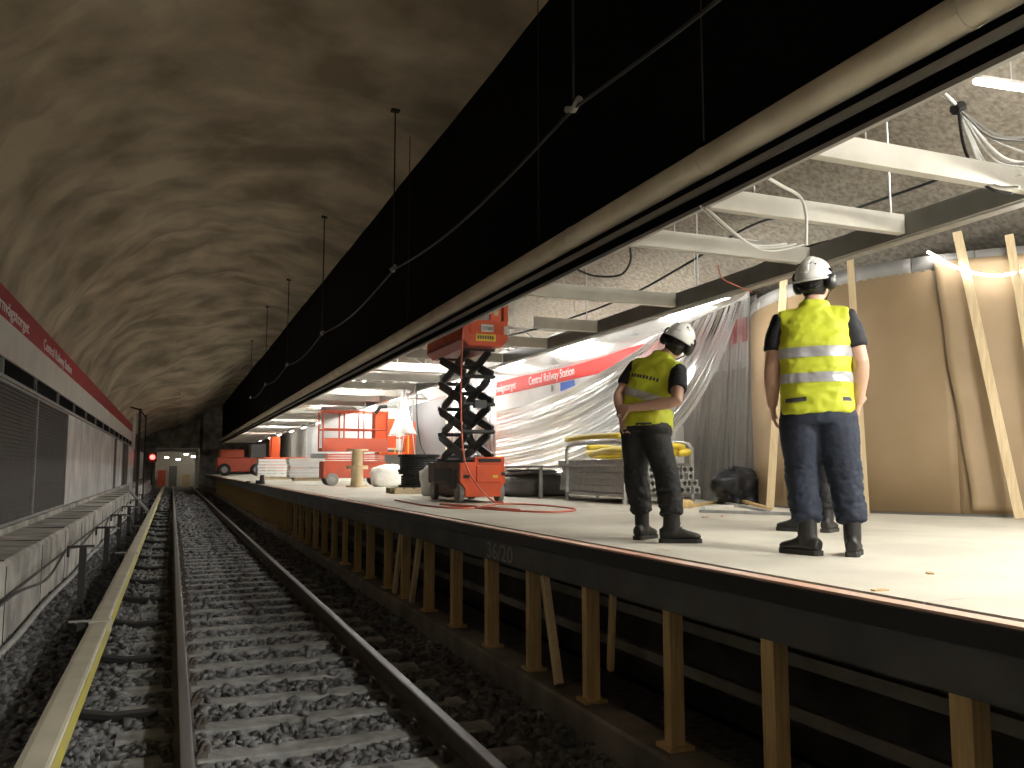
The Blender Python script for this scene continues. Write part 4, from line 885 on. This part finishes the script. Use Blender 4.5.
M['muff'] = mat('black_muff', (0.012, 0.012, 0.013), 0.45)
M['hair'] = mat('dark_hair', (0.02, 0.015, 0.012), 0.8, bump=.5, bscale=60)
M['eye'] = mat('eye_white', (0.75, 0.73, 0.70), 0.3)

def V(*a): return Vector(a)
def hand(mb, wrist, d, palm_n, side, curl=.5, s=1.0):
    """palm and five fingers: d pointing down the hand, palm_n palm normal, side towards the thumb"""
    d = d.normalized(); palm_n = (palm_n-d*palm_n.dot(d)).normalized(); th = (side-d*side.dot(d)-palm_n*side.dot(palm_n)).normalized()
    mb.tube([wrist-d*.03, wrist+d*.02*s, wrist+d*.06*s, wrist+d*.095*s], [(.026*s, .02*s), (.034*s, .019*s), (.042*s, .017*s), (.040*s, .013*s)], 12, side=th)
    for i, (o, L) in enumerate(((.031, .072), (.0105, .080), (-.0105, .074), (-.030, .058))):
        p = wrist+d*.085*s+th*(o*s); q = d.copy(); pts = [p]; rs = [.0100*s]
        for j, f in enumerate((.45, .32, .26)):
            q = (q+palm_n*(curl*(.55+.25*j))).normalized(); p = p+q*(L*f*s); pts.append(p); rs.append((.0095, .0088, .0072)[j]*s)
        mb.tube(pts, rs, 8)
    p = wrist+d*.03*s+th*(.03*s); q = (d*.7+th*.75+palm_n*.25).normalized(); pts = [p-q*.01]; rs = [.013*s]
    for j, L in enumerate((.035, .032, .026)):
        p = p+q*L*s; q = (q+d*.35+palm_n*curl*.35).normalized(); pts.append(p); rs.append((.0125, .0105, .0085)[j]*s)
    mb.tube(pts, rs, 8)

def torso_loft(mb, J, secs, grow=0.0, seg=28, e=2.4):
    """secs: (t along spine pelvis->chest->neck, rx, ry)"""
    S = [J['pelvis'], J['waist'], J['chest'], J['neck']]
    def sp(t):
        i = min(2, int(t)); f = t-i
        p0, p1, p2, p3 = S[max(i-1, 0)], S[i], S[i+1], S[min(i+2, 3)]
        return .5*((2*p1)+(-p0+p2)*f+(2*p0-5*p1+4*p2-p3)*f*f+(-p0+3*p1-3*p2+p3)*f**3)
    xs0 = J['hipax']; xs1 = (J['shR']-J['shL']).normalized(); vs = []; fs = []
    for t, rx, ry in secs:
        c = sp(t); tan = (sp(min(3, t+.05))-sp(max(0, t-.05))).normalized(); k = min(1, max(0, t/2)); x = (xs0*(1-k)+xs1*k); x = (x-tan*x.dot(tan)).normalized(); y = tan.cross(x)
        for i in range(seg):
            a = 2*math.pi*i/seg; ca, sa = math.cos(a), math.sin(a)
            vs.append(c+x*((rx+grow)*math.copysign(abs(ca)**(2/e), ca))+y*((ry+grow)*math.copysign(abs(sa)**(2/e), sa)))
    n = len(secs)
    for i in range(n-1):
        for k in range(seg): k2 = (k+1) % seg; fs.append((i*seg+k, i*seg+k2, (i+1)*seg+k2, (i+1)*seg+k))
    fs += [tuple(range(seg-1, -1, -1)), tuple(range((n-1)*seg, n*seg))]
    mb.add(vs, fs)

def person(label, loc, rz, J, cloth):
    t = thing('person', label, 'person', loc, rz)
    B = cloth.get('bulk', 1.0)
    up, fwd = V(0, 0, 1), V(0, 1, 0)
    # --- skin body: head, neck, arms, hands, slim core
    mb = MB()
    torso_loft(mb, J, [(.2, .13, .09), (1, .14, .09), (2, .16, .09), (2.55, .12, .07), (2.8, .06, .055), (3.0, .052, .052)])
    H = J['head']; hr = J['headrot']
    mb.tube([J['neck']-V(0, 0, .08), J['neck'], H+hr @ V(0, -.015, -.07)], [.062*B, .056*B, .055], 14)
    mb.ell(H+hr @ V(0, -.012, .02), (.076, .097, .105), 20, 14, hr); mb.ell(H+hr @ V(0, .028, -.055), (.058, .062, .062), 16, 10, hr)
    mb.tube([H+hr @ V(0, .088, .02), H+hr @ V(0, .108, -.012), H+hr @ V(0, .112, -.03), H+hr @ V(0, .085, -.036)], [.009, .013, .015, .010], 8)
    mb.tube([H+hr @ V(-.024, .082, -.062), H+hr @ V(0, .092, -.060), H+hr @ V(.024, .082, -.062)], [.006, .009, .006], 8)
    for s in (-1, 1): mb.ell(H+hr @ V(s*.078, -.01, -.005), (.010, .020, .032), 10, 8, hr)
    for sd in ('L', 'R'):
        sh, el, wr = J['sh'+sd], J['el'+sd], J['wr'+sd]; k = J.get('arm', 1.0)
        a = (el-sh); f = (wr-el)
        mb.tube([sh-a*.1, sh, sh+a*.35, sh+a*.75, el, el+f*.12, el+f*.35, el+f*.7, wr, wr+f*.05], [.05*k, .058*k, .056*k, .048*k, .043*k, .046*k, .047*k, .037*k, .029*k, .027*k], 16)
        hand(mb, wr, J['hd'+sd], J['hn'+sd], J['ht'+sd], J.get('curl', .5), J.get('hs', 1.05))
        hp = J['hip'+sd]; kn = J['kn'+sd]; an = J['an'+sd]
        mb.tube([hp, kn, an], [.05, .04, .03], 10); mb.tube([J['pelvis']+V(0, 0, .05), hp], [.06, .05], 10)
        mb.tube([an, an-V(0, 0, .05)], [.035, .03], 8)
    body = mobj('body', remesh(mb, .0065, 3), 'skin', t)
    for s in (-1, 1): MB().ell(H+hr @ V(s*.031, .077, .012), (.013, .010, .010), 10, 8, hr).build('eye', 'eye', body, True); MB().tube([H+hr @ V(s*.05, .076, .034), H+hr @ V(s*.03, .086, .038), H+hr @ V(s*.012, .086, .034)], .006, 6).build('eyebrow', 'hair', body, True)
    mb = MB(); mb.ell(H+hr @ V(0, -.03, .0), (.083, .088, .112), 20, 14, hr); hm_ = remesh(mb, .012, 1)
    hm_ = cut(hm_, [(H+hr @ V(0, .045, 0), hr @ V(0, -1, .35))]); mobj('hair', hm_, 'hair', t)
    # --- trousers
    mb = MB(); tb_ = cloth['legs']
    torso_loft(mb, J, [(-.0, .215*B, .155*B), (.25, .218*B, .158*B), (.55, .200*B, .142*B), (.75, .188*B, .13*B)], e=2.3)
    for sd in ('L', 'R'):
        hp, kn, an = J['hip'+sd], J['kn'+sd], J['an'+sd]; sgn = -1 if sd == 'L' else 1
        c0 = J['pelvis']+J['hipax']*(sgn*.092*B)
        top = c0-V(0, 0, .02); cuff = an+V(0, 0, .02)
        mb.tube([c0+V(0, 0, .06), top, top.lerp(kn, .3), top.lerp(kn, .7), kn, kn.lerp(cuff, .3), kn.lerp(cuff, .7), cuff], [(.10*B, .13*B), (tb_[0]*1.06, tb_[0]*1.16), (tb_[0], tb_[0]*1.06), (tb_[1]*1.06, tb_[1]*1.1), tb_[1], tb_[2]*1.05, tb_[2], tb_[2]*.95], 18, side=V(1, 0, 0))
    pm = remesh(mb, .011, 3)
    kz = (J['knL'].z+J['knR'].z)/2
    wrinkle(pm, .011, (9, 9, 20), 2, lambda c: min(1.3, max(.15, (kz+.14-c.z)*4)) if c.z > kz-.12 else 1.2)
    wrinkle(pm, .008, (24, 24, 46), 5, lambda c: 1.0 if c.z < kz+.1 else .45)
    mobj('trousers', pm, cloth['pants'], t)
    # --- boots
    for sd in ('L', 'R'):
        an = J['an'+sd]; fd = J['fd'+sd].normalized(); sd_ = fd.cross(up)
        g = V(an.x, an.y, 0); m2 = MB()
        m2.tube([an+V(0, 0, .14), an+V(0, 0, .06), V(an.x, an.y, .11), V(an.x, an.y, .055)], [(.056, .062), (.054, .06), (.052, .062), (.046, .060)], 16, side=sd_)
        prof_ = [(-.085, .060, .034, .040), (-.06, .062, .041, .050), (0, .068, .044, .056), (.06, .062, .044, .046), (.11, .052, .049, .036), (.155, .046, .048, .031), (.185, .042, .038, .026), (.203, .038, .020, .016)]
        m2.tube([g+fd*a+V(0, 0, z) for a, z, _, _ in prof_], [(rx, rz_) for _, _, rx, rz_ in prof_], 16, side=sd_)
        bt = mobj('boot', remesh(m2, .008, 2), 'boot', t)
        sp_ = [(-.092, .025), (-.075, .040), (-.02, .042), (.06, .044), (.12, .052), (.17, .048), (.20, .028), (.212, .010)]
        poly = [g+fd*a+sd_*b for a, b in sp_]+[g+fd*a-sd_*b for a, b in reversed(sp_)]; n = len(poly)
        m3 = MB(); m3.add([p+V(0, 0, .0) for p in poly]+[p+V(0, 0, .03) for p in poly], [tuple(range(n)), tuple(range(2*n-1, n-1, -1))]+[(i, (i+1) % n, n+(i+1) % n, n+i) for i in range(n)]); m3.build('sole', 'sole', bt)
        for z in (.10, .13, .16): MB().tube([g+fd*(.055-(z-.1)*.3)+sd_*.035+V(0, 0, z), g+fd*(.072-(z-.1)*.3)+V(0, 0, z+.01), g+fd*(.055-(z-.1)*.3)-sd_*.035+V(0, 0, z)], .004, 6).build('lace', 'sole', bt)
    # --- shirt
    mb = MB()
    core = [(.45, .19*B, .135*B), (1, .188*B, .128*B), (1.6, .198*B, .128*B), (2.0, .200*B, .122*B), (2.3, .175*B, .105*B), (2.55, .125*B, .085*B), (2.78, .075*B, .070*B), (2.86, .068*B, .066*B)]
    torso_loft(mb, J, core, -.008)
    for sd in ('L', 'R'):
        sh, el = J['sh'+sd], J['el'+sd]; a = el-sh; e_ = sh+a*cloth.get('sleeve', .66)
        mid = J['chest'].lerp(J['neck'], .5)
        mb.tube([mid.lerp(sh, .45), sh, sh+a*.3, e_], [.075*B, .076*B, .073*B, .070*B], 16)
    sm_ = remesh(mb, .011, 2); wrinkle(sm_, .005, (14, 14, 14), 9); mobj('t_shirt', sm_, 'tee', t)
    # --- hi-vis vest
    if cloth.get('vest', True):
        mb = MB(); z0 = cloth.get('vest_t', .35)
        vs_ = [(z0, .200*B, .158*B), (.7, .196*B, .152*B), (1.0, .193*B, .146*B), (1.6, .198*B, .142*B), (2.0, .203*B, .136*B), (2.28, .195*B, .118*B), (2.5, .145*B, .098*B), (2.7, .088*B, .082*B), (2.92, .080*B, .078*B)]
        torso_loft(mb, J, vs_, .0, e=2.7)
        for sd in ('L', 'R'):
            sh, el = J['sh'+sd], J['el'+sd]; mid = J['chest'].lerp(J['neck'], .55); a = el-sh
            mb.tube([mid.lerp(sh, .2), mid.lerp(sh, .6), sh+V(0, 0, .006)], [(.085*B, .075*B), (.088*B, .076*B), (.078*B, .070*B)], 16, side=V(0, 1, 0))
        vm = remesh(mb, .011, 3)
        wrinkle(vm, .010, (6, 6, 10), cloth.get('seed', 1)); wrinkle(vm, .004, (17, 17, 22), 4)
        vo = mobj('hivis_vest', vm, 'hivis', t)
        for (f0, f1) in cloth['bands']:
            S = (J['neck']-J['pelvis']).normalized() if cloth.get('tilt') is None else cloth['tilt'].normalized()
            bmx = cut(vm, [(J['pelvis']+S*f0, S), (J['pelvis']+S*f1, -S)]); mobj('reflective_band', inflate(bmx, .0035), 'reflect', vo)
        bvh = BVHTree.FromPolygons([v.co for v in vm.vertices], [p.vertices for p in vm.polygons])
        for nm, c, u, v_, wd, hg, mm in cloth.get('decals', ()):
            u = u.normalized(); v_ = v_.normalized(); n = u.cross(v_); g = MB(); ok = True; pts = []
            for i in range(7):
                for j in range(3):
                    o_ = c+u*(wd*(i/6-.5))+v_*(hg*(j/2-.5)); hit = bvh.ray_cast(o_+n*.6, -n)
                    if hit[0] is None: hit = (o_, n)
                    pts.append(hit[0]+n*.004)
            g.add(pts, [(i*3+j, (i+1)*3+j, (i+1)*3+j+1, i*3+j+1) for i in range(6) for j in range(2)]); g.build(nm, mm, vo)
    # --- helmet with ear muffs
    hc = H+hr @ V(0, -.012, .045)
    m4 = MB().ell(hc, (.108, .130, .118), 32, 14, hr, zmin=-.18).build('helmet', 'helmet', t, True)
    m5 = MB(); seg = 32
    ring = [(hr @ V(.113*math.cos(a), .138*math.sin(a)+(.03 if math.sin(a) > 0 else 0)*math.sin(a), -.022)) for a in np.linspace(0, 2*math.pi, seg, endpoint=False)]
    m5.tube([hc+p for p in ring]+[hc+ring[0]], .007, 6, cap=False).build('brim', 'helmet', m4, True)
    MB().tube([hc+hr @ V(0, -.128, .03), hc+hr @ V(0, -.09, .088), hc+hr @ V(0, -.02, .119), hc+hr @ V(0, .06, .106), hc+hr @ V(0, .115, .05)], [(.028, .006)]*5, 10, side=hr @ V(1, 0, 0)).build('ridge', 'helmet', m4, True)
    for s in (-1, 1):
        for k in range(2): MB().box(hc+hr @ V(s*(.045+.014*k), -.085+.02*k, .085-.012*k), (.008, .03, .008), hr).build('vent', 'muff', m4)
        c = H+hr @ V(s*.100, -.022, -.008)
        m6 = MB().tube([c-hr @ V(s*.018, 0, 0), c-hr @ V(s*.004, 0, 0), c+hr @ V(s*.022, 0, 0), c+hr @ V(s*.034, 0, 0)], [(.030, .040), (.040, .052), (.038, .050), (.026, .036)], 16, side=hr @ V(0, 1, 0)).build('ear_muff', 'muff', t, True)
        MB().tube([c+hr @ V(s*.03, 0, .03), c+hr @ V(s*.032, -.005, .06), c+hr @ V(s*.014, -.01, .085)], .008, 8).build('muff_arm', 'muff', m6, True)
        MB().tube([H+hr @ V(s*.085, .03, .01), H+hr @ V(s*.08, .05, -.05), H+hr @ V(s*.03, .05, -.115)], .004, 6).build('chin_strap', 'muff', m4)
    MB().tube([H+hr @ V(-.07, -.085, -.02), H+hr @ V(-.04, -.112, -.038), H+hr @ V(.0, -.118, -.042), H+hr @ V(.04, -.112, -.038), H+hr @ V(.07, -.085, -.02)], [(.008, .017)]*5, 8).build('nape_strap', 'muff', m4, True)
    if cloth.get('watch'):
        sd = cloth['watch']; wr, el = J['wr'+sd], J['el'+sd]; f = (wr-el).normalized()
        w_ = MB().tube([wr-f*.045, wr-f*.02], [.036, .034], 16).build('watch', 'muff', t); 
    return t
def rotm(yaw=0, pitch=0, roll=0): return Matrix.Rotation(yaw, 3, 'Z') @ Matrix.Rotation(roll, 3, 'Y') @ Matrix.Rotation(pitch, 3, 'X')
def dec_row(c, u, v_, n, wd, hg):
    out = []
    for k in range(n): out.append(('print_mark', c+u.normalized()*((k-(n-1)/2)*wd*1.28), u, v_, wd*random.uniform(.7, 1.0), hg*random.uniform(.75, 1.0), 'ink'))
    return out
# right worker, seen squarely from behind
pr_ = onz(823, 555, ZP); a_v = math.atan2(pr_.x, pr_.y)
JR = dict(pelvis=V(.0, 0, .80), waist=V(-.005, 0, 1.02), chest=V(-.01, -.01, 1.32), neck=V(-.005, .0, 1.575), hipax=V(1, 0, 0),
          shL=V(-.205, .0, 1.435), shR=V(.190, .0, 1.44), elL=V(-.262, -.03, 1.17), elR=V(.255, -.02, 1.18), wrL=V(-.272, .05, .935), wrR=V(.240, .10, .945),
          hdL=V(.05, .15, -1), hdR=V(-.12, .35, -1), hnL=V(1, .1, 0), hnR=V(-1, .2, 0), htL=V(.2, 1, 0), htR=V(-.2, 1, 0),
          head=V(.012, .035, 1.70), headrot=rotm(-.45, .22, 0.0), hipL=V(-.11, 0, .80), hipR=V(.11, 0, .80),
          knL=V(-.105, .03, .47), knR=V(.145, .03, .47), anL=V(-.085, -.02, .19), anR=V(.172, 0, .19), fdL=V(-.80, .60, 0), fdR=V(.10, 1, 0), arm=1.16, curl=.45)
person('worker in hi-vis vest and navy trousers standing nearest, back to the camera', (pr_.x, pr_.y, ZP), -a_v, JR,
       dict(bulk=1.06, legs=(.128, .098, .080), pants='navy', bands=((.25, .31), (.405, .47)), seed=1, watch='L', vest_t=.38,
            decals=[('pocket_flap', V(-.125, -.2, .945), V(1, 0, .05), V(0, 0, 1), .125, .026, 'ink'), ('pocket_flap', V(.17, -.17, .945), V(1, 0, 0), V(0, 0, 1), .05, .024, 'ink')]))
# left worker, leaning and looking to the right, hands behind the back
pl_ = onz(655, 541, ZP); a_v = math.atan2(pl_.x, pl_.y)
JL = dict(pelvis=V(-.055, -.02, .78), waist=V(-.055, .015, .96), chest=V(-.035, .085, 1.19), neck=V(.005, .165, 1.385), hipax=V(1, .0, 0),
          shL=V(-.200, .07, 1.285), shR=V(.150, .115, 1.235), elL=V(-.275, -.05, 1.075), elR=V(.270, -.095, 1.00), wrL=V(-.185, -.135, .905), wrR=V(-.06, -.195, .965),
          hdL=V(.28, -.10, -1), hdR=V(-1, .06, -.05), hnL=V(.3, 1, 0), hnR=V(.1, 1, -.3), htL=V(1, -.2, .2), htR=V(-.1, .2, -1),
          head=V(.065, .255, 1.475), headrot=rotm(.25, -.12, .50), hipL=V(-.14, -.02, .78), hipR=V(.03, -.02, .78),
          knL=V(-.185, .03, .45), knR=V(.13, -.02, .45), anL=V(-.155, .06, .185), anR=V(.175, -.045, .185), fdL=V(-.15, 1, 0), fdR=V(.75, .66, 0), arm=.95, curl=.6, hs=.98)
tl = V(-.12, .30, 1)
person('worker in black trousers leaning with hands clasped behind the back', (pl_.x, pl_.y, ZP), -a_v-.60, JL,
       dict(bulk=.93, legs=(.100, .080, .073), pants='blackpants', bands=((.225, .285),), tilt=V(.30, .25, 1), seed=6, watch='L', vest_t=.30, sleeve=.62,
            decals=dec_row(V(-.035, -.05, 1.20), V(.95, .12, -.26), V(.2, .3, 1), 9, .022, .030)+[('pocket_flap', V(.02, -.2, .845), V(1, 0, -.0), V(0, 0, 1), .12, .026, 'ink')]))
# third worker hidden behind the right one
p3_ = onz(815, 532, ZP); a_v = math.atan2(p3_.x, p3_.y)
J3 = dict(pelvis=V(.06, 0, .76), waist=V(.07, 0, .96), chest=V(.08, 0, 1.22), neck=V(.08, .0, 1.44), hipax=V(1, 0, 0),
          shL=V(-.10, .0, 1.32), shR=V(.265, .0, 1.32), elL=V(-.12, .1, 1.08), elR=V(.405, .06, 1.10), wrL=V(.02, .26, 1.05), wrR=V(.235, .24, 1.02),
          hdL=V(1, .2, 0), hdR=V(-1, .2, 0), hnL=V(0, -1, 0), hnR=V(0, -1, 0), htL=V(0, 0, 1), htR=V(0, 0, 1),
          head=V(.08, .02, 1.55), headrot=rotm(0, 0, 0), hipL=V(-.04, 0, .76), hipR=V(.16, 0, .76),
          knL=V(-.10, .02, .44), knR=V(.10, .02, .44), anL=V(-.12, .0, .185), anR=V(.10, 0, .185), fdL=V(-.9, .45, 0), fdR=V(.3, 1, 0), arm=.98, curl=.5)
person('third worker almost hidden, an elbow showing behind the right worker', (p3_.x, p3_.y, ZP), -a_v, J3, dict(bulk=.95, legs=(.105, .088, .08), pants='blackpants', bands=((.25, .31),), seed=3))
